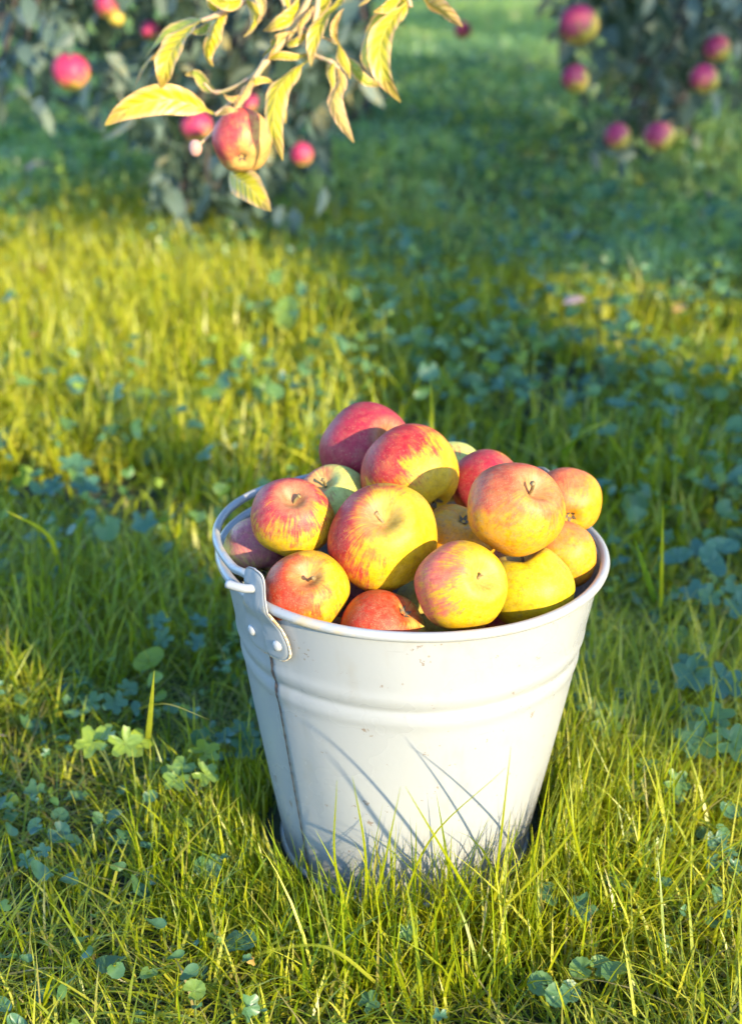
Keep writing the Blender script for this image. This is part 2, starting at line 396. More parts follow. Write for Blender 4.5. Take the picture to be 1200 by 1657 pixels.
        for i in range(n):
            a, b = i, (i + 1) % n; F.append((a, b, b + m, a + m))
        e = mesh('handle_ear', V, F, M_ENAMEL, root)
        # rusty bead along the lower right edge, where the enamel flaked
        idx = [i for i, (x, y) in enumerate(ol) if y < -0.002]
        pts = []; rad = []
        for i in idx:
            x, y = ol[i]
            if x > -0.012:
                pts.append(Vector(mp(x * 1.012, -0.012 + (y + 0.012) * 1.012, -0.0004))); rad.append(0.00055 + 0.0006 * abs(math.sin(i * 2.3)))
        if len(pts) > 3:
            v, f = tube_data(pts, rad, 6); mesh('rust_edge', v, f, M_RUST, e)
        for (a, h) in ((-0.0135, -0.0285), (0.0135, -0.0300)):
            c = Vector(mp(a, h, 0.0012)); ang = az + a / BR1; nrm = Vector((math.cos(ang), math.sin(ang), 0.0))
            s, u = frame_of(nrm); V = []; F = []
            lv = [(0.0042, -0.0004), (0.0041, 0.0007), (0.0034, 0.0018), (0.0020, 0.0025)]
            for r, hh in lv:
                for k in range(14):
                    t = 2 * math.pi * k / 14; V.append(c + s * (r * math.cos(t)) + u * (r * math.sin(t)) + nrm * hh)
            V.append(c + nrm * 0.0028)
            for i in range(3):
                for k in range(14): F.append((i * 14 + k, i * 14 + (k + 1) % 14, (i + 1) * 14 + (k + 1) % 14, (i + 1) * 14 + k))
            for k in range(14): F.append((3 * 14 + k, 3 * 14 + (k + 1) % 14, len(V) - 1))
            mesh('rivet', V, F, M_ENAMEL, e)
        return mp
    mp = ear(SEAM); ear(SEAM + math.pi)
    # bail handle lying back along the rim, its hooked end poking out through the ear
    hole_h = 0.0105
    def hole(az, off):
        r = wall_r(BH - 0.004) + 0.0030 + 0.0042 + off; return Vector((r * math.cos(az), r * math.sin(az), BH + hole_h))
    tz = Vector((0, 0, 1))
    pts = []
    rad_dir = Vector((math.cos(SEAM), math.sin(SEAM), 0)); tan = Vector((math.sin(SEAM), -math.cos(SEAM), 0))   # tan: towards the back left
    h0 = hole(SEAM, 0)
    hook = (rad_dir * 0.45 + tan * 0.88).normalized()
    pts += [h0 + rad_dir * 0.002 + hook * 0.0195 + tz * 0.0006, h0 + rad_dir * 0.003 + hook * 0.010, h0 + rad_dir * 0.0022 + hook * 0.003, h0 - rad_dir * 0.0035 - hook * 0.001 + tz * 0.001]
    n = 26
    for i in range(1, n):
        t = i / n; a = SEAM - math.pi * t
        lift = 0.0105 + 0.006 * math.sin(min(1, t / 0.16) * math.pi * 0.5) * (1 - min(1, t / 0.5)) ** 0.5
        if t < 0.05: lift += 0.004
        R = BR1 + 0.0012 + 0.0025 * math.sin(math.pi * t) + (0.0 if t > 0.03 else -0.002)
        pts.append(Vector((R * math.cos(a), R * math.sin(a), BH - 0.0035 + max(lift, 0.0073))))
    h1 = hole(SEAM + math.pi, 0); rd1 = -rad_dir
    pts += [h1 - rd1 * 0.003, h1 + rd1 * 0.003, h1 + rd1 * 0.014]
    v, f = tube_data(catmull(pts, 4), 0.0031, 12); mesh('bail_handle', v, f, M_ENAMEL, root)
    return root
build_bucket()

# ------------------------------------------------------------------ apples
def cam_vec(r, u, t):
    """direction given as right, up and towards the camera in the picture"""
    R = Vector((1, 0, 0)); T = Vector((0, -CP, SP)); U = Vector((0, SP, CP))
    return (R * r + U * u + T * t).normalized()
def apple_shape(hgt=0.86, top=0.24, bot=0.13, lobes=0.035, ph=0.0, heart=0.0, taper=0.05, na=40, nl=26):
    V = []; F = []
    for i in range(nl + 1):
        th = math.pi * i / nl                       # 0 = stem end
        th = th if 0 < i < nl else (0.0 if i == 0 else math.pi)
        r = math.sin(th) ** 0.88 if 0 < i < nl else 0
        z = math.cos(th) * hgt
        if math.cos(th) > 0: z -= top * 1.25 * math.exp(-(r / 0.27) ** 2) - 0.06 * math.exp(-((r - 0.5) / 0.25) ** 2)
        else: z += bot * 1.3 * math.exp(-(r / 0.24) ** 2)
        k = 1 + taper * math.cos(th)
        for j in range(na):
            a = 2 * math.pi * j / na
            lb = 1 + lobes * math.cos(5 * a + ph) * (1 - math.cos(th)) * 0.6 + 0.035 * math.cos(2 * a + ph * 2) + 0.035 * math.cos(a + 1.3 * ph) * (1 + math.cos(th + ph)) * .7
            V.append((r * k * lb * math.cos(a), r * k * lb * math.sin(a), z + heart * 0.22 * math.exp(-((r - .55) / .3) ** 2) * abs(math.cos(a)) * (1 if th < 1.3 else 0)))
            if i in (0, nl): break
    top_i = 0; row = lambda i: 1 + (i - 1) * na
    for j in range(na): F.append((0, row(1) + j, row(1) + (j + 1) % na))
    for i in range(1, nl - 1):
        for j in range(na): F.append((row(i) + j, row(i + 1) + j, row(i + 1) + (j + 1) % na, row(i) + (j + 1) % na))
    last = len(V) - 1
    for j in range(na): F.append((last, row(nl - 1) + (j + 1) % na, row(nl - 1) + j))
    return V, F
def make_apple(name, label, group, loc, r, axis, blush_w, amt, red, ground, russet=0.35, orange=0.5, seed=0, heart=0, stem=True, calyx=True, hgt=0.86, na=40, nl=26, stem_len=0.30):
    axis = Vector(axis).normalized(); q = Vector((0, 0, 1)).rotation_difference(axis)
    V, F = apple_shape(hgt=hgt, ph=seed * 1.7, heart=heart, na=na, nl=nl, taper=0.03 + 0.04 * math.sin(seed))
    blush = q.inverted() @ Vector(blush_w).normalized()
    m = mat_apple('apple_skin_%02d' % int(seed), blush, amt, red, ground, russet, orange, seed * 3.1)
    o = mesh(name, [(x * r, y * r, z * r) for x, y, z in V], F, m)
    o.rotation_mode = 'QUATERNION'; o.rotation_quaternion = q; o.location = loc
    tag(o, label, 'apple', group)
    if stem:
        z0 = (hgt - 0.34) * r; stem_len = stem_len * (.75 + .35 * math.sin(seed * 4.7)); b = 0.1 * r * math.sin(seed * 2.1), 0.1 * r * math.cos(seed * 1.3)
        pts = catmull([(0, 0, z0), (b[0] * 0.3, b[1] * 0.3, z0 + stem_len * 0.45 * r), (b[0], b[1], z0 + stem_len * r), (b[0] * 1.7, b[1] * 1.5, z0 + stem_len * 1.25 * r)], 3)
        n = len(pts); rad = [r * (0.036 + 0.008 * (i / (n - 1)) ** 2 + (0.016 if i >= n - 2 else 0)) for i in range(n)]
        v, f = tube_data(pts, rad, 8); mesh('stem', v, f, M_STEM, o)
    if calyx:
        V = []; F = []; zb = -(hgt - 0.17) * r
        for k in range(5):
            a = 2 * math.pi * k / 5 + seed
            for (rr, w, dz) in ((0.03, 0.05, 0.0), (0.11, 0.05, -0.05), (0.17, 0.01, -0.11)):
                for s in (-1, 1):
                    V.append((r * (rr * math.cos(a) - s * w * math.sin(a)), r * (rr * math.sin(a) + s * w * math.cos(a)), zb + dz * r - 0.004 * r))
            b = k * 6; F += [(b, b + 1, b + 3, b + 2), (b + 2, b + 3, b + 5, b + 4)]
        mesh('calyx', V, F, M_CALYX, o)
    return o
RED = (0.44, 0.008, 0.022); CRIM = (0.42, 0.016, 0.040); ORED = (0.52, 0.045, 0.008); PINK = (0.55, 0.13, 0.12)
YEL = (0.62, 0.34, 0.003); GOLD = (0.62, 0.26, 0.003); GRN = (0.50, 0.50, 0.10); OLIVE = (0.52, 0.44, 0.07)
G = 'apples heaped in the bucket'
APPLES = [
 ((-0.0049,1.0672,0.2965),0.0381,(.45,.15,.55),(-.2,.3,.7),.75,CRIM,(.72,.42,.12),.15,.5,0,.88,'large pinkish red apple at the top back of the heap'),
 ((0.0302,1.0010,0.3014),0.0369,(-.55,.65,-.35),(-.6,.75,.2),.05,RED,YEL,.15,.6,0,.92,'apple with red top and yellow lower cheek just below the topmost red apple'),
 ((-0.0302,1.0086,0.2764),0.0290,(-.2,.62,.6),(-.8,.6,.2),-.35,CRIM,GRN,.15,.35,0,.84,'pale greenish apple with long stem half hidden behind the left red apple'),
 ((-0.0558,0.9406,0.2912),0.0298,(.06,.55,.75),(-.2,.75,.45),.12,CRIM,YEL,.35,.4,0,.88,'dark red apple with yellow underside next to the left rim'),
 ((0.0086,0.9210,0.2843),0.0390,(0,.45,.85),(-.95,.2,.1),.0,RED,YEL,.15,.5,0,.86,'biggest apple, red left cheek and yellow right side, centre of the heap'),
 ((-0.0849,0.9681,0.2528),0.0262,(-.2,.6,-.5),(.3,.5,.6),.15,(.42,.12,.13),OLIVE,.75,.4,0,.86,'dull mauve apple low against the left rim behind the ear'),
 ((-0.0435,0.8895,0.2572),0.0293,(.04,.52,.8),(-.7,-.1,.5),.15,ORED,YEL,.35,.8,0,.80,'orange red apple at the front left rim with stem towards viewer'),
 ((0.0093,0.8730,0.2352),0.0299,(-.55,-.55,-.5),(-.5,.4,.5),.35,ORED,OLIVE,.5,.7,0,.86,'orange red apple sunk low behind the front rim showing its calyx'),
 ((0.0602,0.8718,0.2697),0.0315,(.55,.28,.75),(-.95,.25,.2),-.12,(.56,.10,.07),YEL,.2,.6,0,.88,'yellow apple with pink left cheek leaning over the front rim'),
 ((0.0625,0.9566,0.2667),0.0285,(-.2,-.65,-.6),(-.5,.8,.0),-.8,ORED,GOLD,.7,.5,0,.84,'golden apple with dark calyx wedged in the middle gap of the heap'),
 ((0.0996,0.9125,0.3091),0.0338,(.42,.5,.7),(-.1,.7,.3),.05,(.55,.09,.03),GOLD,.55,.85,0,.86,'round orange apple with red streaks on top of the right side'),
 ((0.0885,1.0274,0.2828),0.0283,(.1,.8,-.5),(-.4,.2,.8),.35,CRIM,YEL,.3,.5,0,.86,'rosy apple peeping out behind the round orange apple'),
 ((0.1480,0.9990,0.2803),0.0267,(.0,.5,-.8),(-.5,.6,.3),.05,(.58,.13,.04),GOLD,.3,.8,0,.88,'orange apple farthest right at the back rim'),
 ((0.1395,0.9546,0.2554),0.0255,(.3,.4,-.8),(-.2,.7,.1),-.25,(.58,.16,.03),GOLD,.5,.9,0,.86,'amber apple leaning on the right rim below the back one'),
 ((0.1125,0.9096,0.2473),0.0302,(-.25,.95,.12),(.8,.5,.1),-.85,ORED,(.58,.40,.003),.3,.4,.7,.84,'plain yellow heart shaped apple at the front right rim'),
 ((0.0665,1.0772,0.2743),0.0267,(0,.9,-.3),(-.8,.2,.2),-.3,CRIM,GRN,.2,.4,0,.86,'greenish apple barely showing behind the heap'),
 ((-0.0115,0.9538,0.2227),0.0269,(.3,.3,-.8),(0,.2,.9),.3,(.42,.12,.12),OLIVE,.7,.4,0,.86,'dull reddish apple in the dark gap below the biggest apple'),
 ((0.0423,0.9529,0.2104),0.0269,(.1,-.4,-.8),(0,-.2,-.9),-.4,(.42,.12,.12),OLIVE,.8,.4,0,.86,'olive apple deep in the gap left of the yellow front apple'),
]
for i, (loc, r, ax, bl, amt, red, gr, ru, og, heart, hg, lab) in enumerate(APPLES):
    make_apple('apple', lab, G, loc, r, cam_vec(*ax), cam_vec(*bl), amt, red, gr, ru, og, i + 1, heart, hgt=hg, na=56, nl=36)
# the layer of fruit that carries the heap
for i, (x, y, z, r) in enumerate([(-.055, 1.01, .212, .0285), (.02, 1.045, .228, .030), (.085, 1.02, .213, .0285), (.105, .955, .196, .028), (.075, .905, .195, .026), (-.032, .915, .196, .028)]):
    make_apple('apple', 'apple buried in the layer under the heap', G, (x, y, z), r, cam_vec(.3 - i * .1, .8, .2), cam_vec(-.5, .3, .4), -.1, RED, GOLD, .4, .5, 30 + i, na=32, nl=20)

# ------------------------------------------------------------------ hero branch hanging into the top of the frame
def hero_leaf(pts, width, side, fold, mat, parent, droop=0.0, name='leaf', ns=14):
    """curved leaf along a 3-D spine; side: approximate direction of its blade's width; fold: half-angle of the V"""
    sp = catmull(pts, 5); n = len(sp); V = []; F = []; E = []; A = []
    L = [0]
    for i in range(1, n): L.append(L[-1] + (sp[i] - sp[i - 1]).length)
    tot = L[-1]; side = Vector(side).normalized(); off = (0, .33, .66, 1.0)
    for i, p in enumerate(sp):
        t = L[i] / tot; d = (sp[min(i + 1, n - 1)] - sp[max(i - 1, 0)]).normalized()
        s = (side - d * side.dot(d)).normalized(); nr = s.cross(d).normalized()
        pet = 0.10
        if t < pet: wd = 0.0011 + 0.0004 * t / pet
        else:
            u = (t - pet) / (1 - pet); wd = max(0.0004, width * 0.5 * (math.sin(math.pi * u ** 0.82) ** 0.75) * (1 - 0.12 * u))
        for k in (-1.0, -.66, -.33, 0, .33, .66, 1.0):
            f = fold * (1 - 0.35 * abs(k)); wob = 0.06 * width * math.sin(t * 19 + k * 3) * abs(k) ** 2 + 0.03 * width * (abs((t * 26) % 1 - .5) - .25) * 2 * (abs(k) == 1)
            V.append(p + s * (wd * k * math.cos(f)) + nr * (wd * abs(k) * math.sin(f) + wob * (wd / (width * .5)))); E.append(abs(k)); A.append(t)
    for i in range(n - 1):
        for k in range(6): a = i * 7 + k; F.append((a, a + 1, a + 8, a + 7))
    q = np.array(F)
    return mesh_np(name, [tuple(v) for v in V], q, np.zeros((0, 3), int), mat, parent, True, {'edge': E, 'along': A})
def px_leaf(spec, D, width_px, side, fold, mat, parent, dz=None):
    k = len(spec); dz = dz or [0] * k
    pts = [at(x, y, D + z) for (x, y), z in zip(spec, dz)]
    return hero_leaf(pts, width_px * D / FPX, cam_vec(*side), fold, mat, parent)
def build_branch():
    D = 1.27
    root = empty('apple_branch', at(500, -160, D + .02))
    bpy.context.view_layer.update()
    inv = Matrix.Translation(root.location).inverted()
    tag(root, 'sunlit apple branch with curled yellow leaves hanging into the top of the picture', 'branch')
    def child(o): o.parent = root; o.matrix_parent_inverse = inv; return o
    tw = [([(500, -160, .02), (520, -60, .0), (478, 40, 0), (430, 100, 0), (398, 150, .0), (388, 176, .0)], (.0045, .002)),
          ([(520, -60, .0), (512, 20, -.01), (500, 80, -.01), (535, 100, -.02), (548, 112, -.02)], (.003, .0016)),
          ([(500, -160, .02), (430, -60, .02), (395, 0, .0), (352, 24, -.01), (325, 34, -.01)], (.004, .0018)),
          ([(500, -160, .02), (600, -70, .0), (655, -8, -.01), (664, 12, -.01)], (.004, .0018)),
          ([(398, 150, 0), (370, 170, .0), (348, 186, 0)], (.0022, .0015)),
          ([(430, 100, 0), (400, 130, .01), (352, 150, .02), (330, 135, .02)], (.002, .0014)),
          ([(388, 176, 0), (345, 215, .01), (318, 238, .01)], (.0016, .0012)),
          ([(455, -5, 0), (470, 30, .0), (500, 50, .0), (545, 70, .0)], (.002, .0014))]
    for pts, (r0, r1) in tw:
        sp = catmull([at(x, y, D + z) for x, y, z in pts], 5); n = len(sp)
        rad = [r0 + (r1 - r0) * i / (n - 1) + (0.0007 if i % 5 == 0 else 0) for i in range(n)]
        v, f = tube_data(sp, rad, 8); child(mesh('twig', v, f, M_TWIG))
    # limb above the frame carrying the twigs back to the tree
    lp = catmull([at(500, -160, D + .02), Vector((-.10, 1.75, .93)), Vector((-.22, 2.5, 1.12)), Vector((-.32, 3.3, 1.2)), Vector((-.36, 3.72, 1.05))], 5)
    v, f = tube_data(lp, [.006 + .03 * i / (len(lp) - 1) for i in range(len(lp))], 10); child(mesh('limb', v, f, M_BARK))
    H, Gm = M_HLEAF, M_HLEAFG
    S = [
     ([(352, 187), (318, 172), (262, 160), (205, 178), (170, 203)], 58, (.1, 1, .35), .25, H, [0, 0, -.015, -.015, -.01]),
     ([(328, 32), (300, 55), (276, 88), (266, 118), (262, 143)], 58, (1, .35, .2), -.35, H, [-.01, -.02, -.03, -.03, -.02]),
     ([(322, 36), (285, 62), (248, 88), (228, 112), (217, 142)], 30, (.8, .6, .6), .5, H, [0, .01, .015, .02, .02]),
     ([(330, 30), (300, 40), (265, 60), (235, 95)], 26, (.6, .8, .2), .3, Gm, [.0, .02, .03, .04]),
     ([(372, 12), (352, 32), (342, 62), (336, 92), (345, 108)], 38, (1, .2, .5), .6, H, [0, -.01, -.01, 0, 0]),
     ([(396, -4), (410, 18), (408, 40), (394, 60)], 30, (1, .1, .6), .6, H, [0, -.01, -.02, -.02]),
     ([(470, -30), (484, 8), (470, 28), (442, 42), (425, 50)], 36, (.3, 1, .4), -.4, H, [0, -.01, -.02, -.02, -.01]),
     ([(412, 120), (402, 135), (390, 158), (376, 182)], 26, (1, .4, .2), .5, H, [0, -.01, -.015, -.015]),
     ([(498, 98), (474, 116), (448, 150), (444, 205), (457, 260)], 48, (.95, -.1, .3), .3, H, [-.01, -.025, -.04, -.04, -.03]),
     ([(440, 150), (455, 175), (462, 200)], 18, (1, 0, .3), .5, H, [.01, .02, .02]),
     ([(565, -20), (545, 12), (518, 42), (506, 75), (503, 108)], 40, (.9, .5, .2), -.35, H, [0, -.01, -.02, -.02, -.02]),
     ([(541, 100), (552, 128), (540, 160), (552, 195), (572, 231)], 34, (.95, .2, .3), .45, H, [-.02, -.02, -.03, -.03, -.03]),
     ([(548, 72), (552, 92), (562, 112), (566, 128)], 22, (1, .3, .2), .4, H, [0, -.01, -.01, -.01]),
     ([(550, 88), (575, 112), (595, 132), (622, 138)], 26, (.3, 1, .3), .5, Gm, [0, -.01, .0, .0]),
     ([(662, 0), (630, 38), (614, 78), (622, 125), (648, 166)], 50, (1, -.15, .25), -.35, H, [-.01, -.02, -.03, -.03, -.02]),
     ([(655, 2), (618, 30), (598, 62), (592, 95), (606, 124)], 36, (.9, .2, .5), .3, Gm, [.0, .02, .03, .03, .02]),
     ([(655, -20), (640, -4), (622, 14), (604, 20)], 34, (.3, 1, .2), .3, H, [0, -.02, -.03, -.03]),
     ([(664, -25), (690, 2), (718, 18), (748, 44)], 42, (-.5, 1, .4), .4, H, [0, -.01, -.02, -.02]),
     ([(372, 268), (378, 285), (402, 302), (438, 342)], 60, (.75, .8, .35), .25, H, [.035, .02, .0, -.01]),
     ([(430, 98), (450, 90), (480, 92), (500, 86)], 18, (.2, 1, .3), .5, H, [0, -.01, -.01, -.01]),
     ([(430, 104), (445, 70), (462, 58), (476, 52)], 22, (.6, .8, .3), .5, H, [0, -.015, -.015, -.01]),
     ([(398, 148), (412, 132), (432, 130), (444, 138)], 16, (.2, 1, .2), .4, H, [0, -.01, -.01, -.01]),
     ([(352, 150), (335, 140), (318, 120), (300, 122)], 26, (.3, 1, .3), .4, Gm, [.02, .03, .03, .03]),
     ([(352, 186), (368, 178), (385, 180)], 16, (.1, 1, .3), .3, H, [-.02, -.03, -.03]),
     ([(500, 45), (490, 60), (470, 72), (462, 66)], 16, (.5, 1, .3), .3, H, [0, -.01, -.01, 0]),
     ([(352, 24), (345, 5), (352, -20), (366, -40)], 30, (1, .2, .3), .4, H, [0, -.01, -.01, 0]),
     ([(395, 0), (372, 8), (350, 2), (330, -14)], 24, (.2, 1, .3), .4, H, [0, -.02, -.02, -.02]),
     ([(405, -20), (422, -2), (426, 20), (416, 36)], 24, (1, .1, .3), -.5, H, [0, -.02, -.02, -.02]),
     ([(440, -30), (458, -6), (462, 14), (455, 34)], 20, (1, .2, .4), .5, H, [0, .01, .01, .01]),
     ([(516, 0), (500, 16), (486, 40), (484, 66)], 22, (1, .3, .3), .5, H, [0, -.015, -.02, -.02]),
     ([(520, -40), (528, -10), (522, 14), (508, 34)], 26, (1, .2, .3), -.4, H, [0, .015, .02, .02]),
     ([(548, 72), (540, 52), (546, 30), (556, 14)], 16, (1, .1, .3), .4, H, [0, -.01, -.01, -.01]),
     ([(540, 98), (534, 116), (538, 136), (534, 150)], 18, (1, .1, .3), .5, H, [-.02, -.03, -.03, -.03]),
     ([(470, 48), (452, 60), (440, 80), (424, 92)], 20, (.6, .8, .3), .5, Gm, [0, .01, .015, .02]),
     ([(396, 152), (384, 160), (372, 160), (362, 152)], 14, (.2, 1, .3), .4, H, [0, -.01, -.01, -.01]),
     ([(345, 28), (338, 44), (322, 52), (305, 48)], 20, (.3, 1, .3), .4, Gm, [-.01, .01, .015, .02]),
     ([(600, -70), (604, -30), (596, -6), (580, 10)], 28, (1, .2, .3), .4, H, [0, -.01, -.02, -.02]),
     ([(640, -25), (652, 0), (648, 26), (632, 46)], 22, (1, .2, .4), .5, H, [0, .02, .03, .03]),
     ([(478, 40), (492, 22), (520, -10), (540, -40)], 26, (.8, .5, .3), .4, Gm, [0.01, .02, .03, .03]),
    ]
    for k, (spec, wpx, side, fold, mt, dz) in enumerate(S):
        if mt is H and k in (2, 7, 11, 17, 20, 23, 27, 29, 31, 34, 38): mt = M_HLEAFP
        child(px_leaf(spec, D, wpx * .9, side, fold * 1.25, mt, None, dz))
    # wilted bud on its stalk
    v, f = apple_shape(hgt=1.3, top=0.0, bot=0.0, na=14, nl=10); c = at(316, 240, D + .01)
    child(mesh('bud', [(x * .0058 + c.x, y * .0058 + c.y, z * .0058 + c.z) for x, y, z in v], f, mat_simple('dry_bud', (.55, .3, .24), .7)))
    a = make_apple('apple', 'red and yellow apple hanging on the sunlit branch above the grass', None, at(392, 228, D + .01), 50 * (D + .01) / FPX,
                   cam_vec(-.05, .75, -.62), cam_vec(-.7, .4, .5), .0, (.50, .05, .06), (.64, .34, .08), .15, .9, 60, hgt=.95, na=48, nl=30, stem_len=.7)
    return root
build_branch()

# ------------------------------------------------------------------ leaf clouds and trees
def leaf_cloud(name, P, Dv, Nv, size, mat, parent, tint, wid=0.5, fold=0.25, curl=0.25):
    """one mesh of many folded, curved leaves. P base, Dv spine direction, Nv blade normal"""
    n = len(P); Dv = Dv / np.linalg.norm(Dv, axis=1, keepdims=True)
    S = np.cross(Dv, Nv); S /= np.linalg.norm(S, axis=1, keepdims=True) + 1e-9; N = np.cross(S, Dv)
    s = size[:, None]
    def pt(t, k): # along, across
        w_ = wid * 0.5 * k
        return P + Dv * (t * s) + S * (w_ * s * math.cos(fold)) + N * (abs(w_) * s * math.sin(fold) - curl * t * t * s)
    V = np.stack([pt(0, 0), pt(.32, -.95), pt(.32, 0), pt(.32, .95), pt(.68, -.8), pt(.68, 0), pt(.68, .8), pt(1, 0)], 1).reshape(-1, 3)
    b = (np.arange(n) * 8)[:, None]
    q = np.concatenate([b + np.array([[1, 2, 5, 4]]), b + np.array([[2, 3, 6, 5]])])
    t = np.concatenate([b + np.array([[0, 2, 1]]), b + np.array([[0, 3, 2]]), b + np.array([[4, 5, 7]]), b + np.array([[5, 6, 7]])])
    return mesh_np(name, V, q, t, mat, parent, True, {'tint': np.repeat(tint, 8), 'dry': np.zeros(n * 8)})
def rand_leaves(P, r, droop=0.5):
    n = len(P); az = r.uniform(0, 2 * np.pi, n); el = r.normal(-droop, 0.45, n)
    Dv = np.stack([np.cos(az) * np.cos(el), np.sin(az) * np.cos(el), np.sin(el)], -1)
    Nv = r.normal(0, 0.45, (n, 3)); Nv[:, 2] += 1.0
    return Dv, Nv
LIT = [[(-400, 1010), (60, 1005), (150, 1010), (260, 1070), (400, 1110), (470, 1180), (560, 1250), (850, 1290), (930, 1240), (1010, 1260), (1300, 1230), (1600, 2600), (-400, 2600)],
       [(-400, 775), (15, 790), (85, 870), (120, 950), (140, 1030), (-400, 1030)],
       [(-400, 265), (70, 270), (150, 320), (250, 325), (320, 400), (430, 500), (510, 620), (570, 760), (440, 780), (330, 725), (200, 645), (0, 615), (-400, 600)],
       [(850, 445), (1000, 440), (1180, 495), (1400, 550), (1400, 640), (1080, 605), (960, 550), (860, 490)]]
BRANCH_BOX = [at(x, y, 1.27) for x in (170, 300, 460, 600, 740) for y in (-120, 60, 200, 340)]
def rej_sun(P, strict):
    P = np.asarray(P); S = np.array(SUN); lit = np.zeros(len(P), bool)
    for hz in (0.015, .05):                          # low and high on the blades
        x, y, d = project(P - S * ((P[:, 2] - hz) / S[2])[:, None])
        clump = np.sin(P[:, 1] * 9.1 + P[:, 0] * 4.3) * np.sin(P[:, 2] * 11.7 + P[:, 1] * 3.1) > .42      # loose sprays of leaves dapple the near grass
        for i, p in enumerate(LIT): lit |= inside(x, y, p) & (d > .1) & ~((i == 0) & clump & ((x < 400) | (x > 960)) & (y < 1750))
    def near(c, rad):
        v = np.array(c) - P; along = -(v @ S); return (np.linalg.norm(v + S * along[:, None], axis=1) < rad) & (along > 0)
    lit |= near((BX, BY, .14), .19) | near((BX, BY, .28), .21) | near((BX, BY, .03), .17)
    for c in BRANCH_BOX: lit |= near(c, .10)
    x, y, d = project(P - S * ((P[:, 2] - .04) / S[2])[:, None]); out = (d < .1) | (x < -150) | (x > 1350) | (y < -60)
    h = np.abs(np.sin(P[:, 0] * 91.7 + P[:, 1] * 57.3 + P[:, 2] * 77.1) * 43758.5) % 1.0
    if not strict: lit |= (out & (h > .22)) | ((y < 300) & (h > .5))
    xv, yv, dv = project(P); lit |= (dv > .1) & (xv > -150) & (xv < 1350) & (yv > -150) & (yv < 1800)
    return lit
def tree(label, base, lean, height, crown_c, crown_r, nleaf, reject, seed, name='apple_tree', leafsize=0.07, group='apple trees of the orchard', extra=None, trunk_r=0.075, nlimb=9, twigs=70, shell=0.45):
    r = np.random.default_rng(seed)
    base = Vector(base); base.z = float(gz(base.x, base.y)) - 0.02
    root = empty(name, base); tag(root, label, 'tree', group)
    inv = Matrix.Translation(base).inverted()
    cc = Vector(crown_c); cr = Vector(crown_r)
    fork = base + Vector((lean[0], lean[1], height))
    pts = catmull([base, base + Vector((lean[0] * .2, lean[1] * .2, height * .35)), base + Vector((lean[0] * .7 + .02, lean[1] * .7, height * .7)), fork], 5)
    n = len(pts); rad = [trunk_r * (1.35 - .35 * min(1, i / 3)) * (1 - .3 * i / (n - 1)) for i in range(n)]
    v, f = tube_data(pts, rad, 14)
    v = [p + Vector((math.sin(p.z * 23 + p.x * 40), math.cos(p.z * 19 + p.y * 37), 0)) * trunk_r * .07 for p in v]
    o = mesh('trunk', v, f, M_BARK); o.parent = root; o.matrix_parent_inverse = inv
    lst = []; ends = []; off_frame = reject is rej_sun
    for k in range(nlimb * (6 if off_frame else 1)):
        if len(lst) >= nlimb: break
        a = 2 * math.pi * (k + r.uniform(-.3, .3)) / nlimb; e = r.uniform(-.35, .9)
        tip = cc + Vector((cr.x * .75 * math.cos(a) * math.cos(e), cr.y * .75 * math.sin(a) * math.cos(e), cr.z * .75 * math.sin(e)))
        mid = fork.lerp(tip, .5) + Vector((r.normal(0, .08), r.normal(0, .08), .18))
        sp = catmull([fork - Vector((0, 0, .06)), mid, tip], 6)
        keep = not off_frame or not reject(np.array([tuple(p) for p in sp[2:]]), True).any()
        if keep: lst.append((sp, [trunk_r * .5 * (1 - .8 * i / (len(sp) - 1)) + .004 for i in range(len(sp))])); ends += sp[4:]
    E = np.array([tuple(p) for p in ends] or [tuple(fork)])
    # twigs reach out from the limbs, leaves sit along the twigs
    T = []; LP = []
    def add_twig(p, cnt, spread=.05):
        k = np.argmin(((E - np.array(p)) ** 2).sum(1)); q = Vector(E[k]); p = Vector(p)
        m = q.lerp(p, .55) + Vector((r.normal(0, .04), r.normal(0, .04), .08))
        sp = catmull([q, m, p, p + Vector((r.normal(0, .05), r.normal(0, .05), -.08))], 5)
        A = np.array([tuple(x) for x in sp])
        if reject is not None and reject(A[3:], True).any(): A_ok = False
        else: A_ok = True
        if A_ok: T.append((sp, [.009 * (1 - .8 * i / (len(sp) - 1)) + .0012 for i in range(len(sp))]))
        i = np.clip(r.beta(2.2, 1.0, cnt) * (len(sp) - 1), 0, len(sp) - 1.01); j = i.astype(int); fr = (i - j)[:, None]
        LP.append(A[j] * (1 - fr) + A[j + 1] * fr + r.normal(0, spread, (cnt, 3)))
    for k in range(twigs):
        d = r.normal(0, 1, 3); d /= np.linalg.norm(d); rad_ = r.uniform(shell, 1.0) ** .6
        add_twig(np.array(cc) + d * np.array(cr) * rad_, nleaf // twigs, .10)
    if extra:
        for p, cnt, spread in extra: add_twig(p, cnt, spread)
    P = np.concatenate(LP); P = P[P[:, 2] > 0.10]
    if reject is not None: P = P[~reject(P, False)]
    Dv, Nv = rand_leaves(P, r, .55); sz = leafsize * r.uniform(.6, 1.25, len(P))
    if off_frame:
        k = ~reject(P + Dv * (sz * .9)[:, None], False); P, Dv, Nv, sz = P[k], Dv[k], Nv[k], sz[k]
    lo = tubes('limbs', lst + T, M_BARK, None, 6); lo.parent = root; lo.matrix_parent_inverse = inv
    c = leaf_cloud('crown', P, Dv, Nv, sz, M_TREELEAF, None, r.uniform(0, 1, len(P)) ** 1.2)
    c.parent = root; c.matrix_parent_inverse = inv; c['kind'] = 'stuff'
    return root

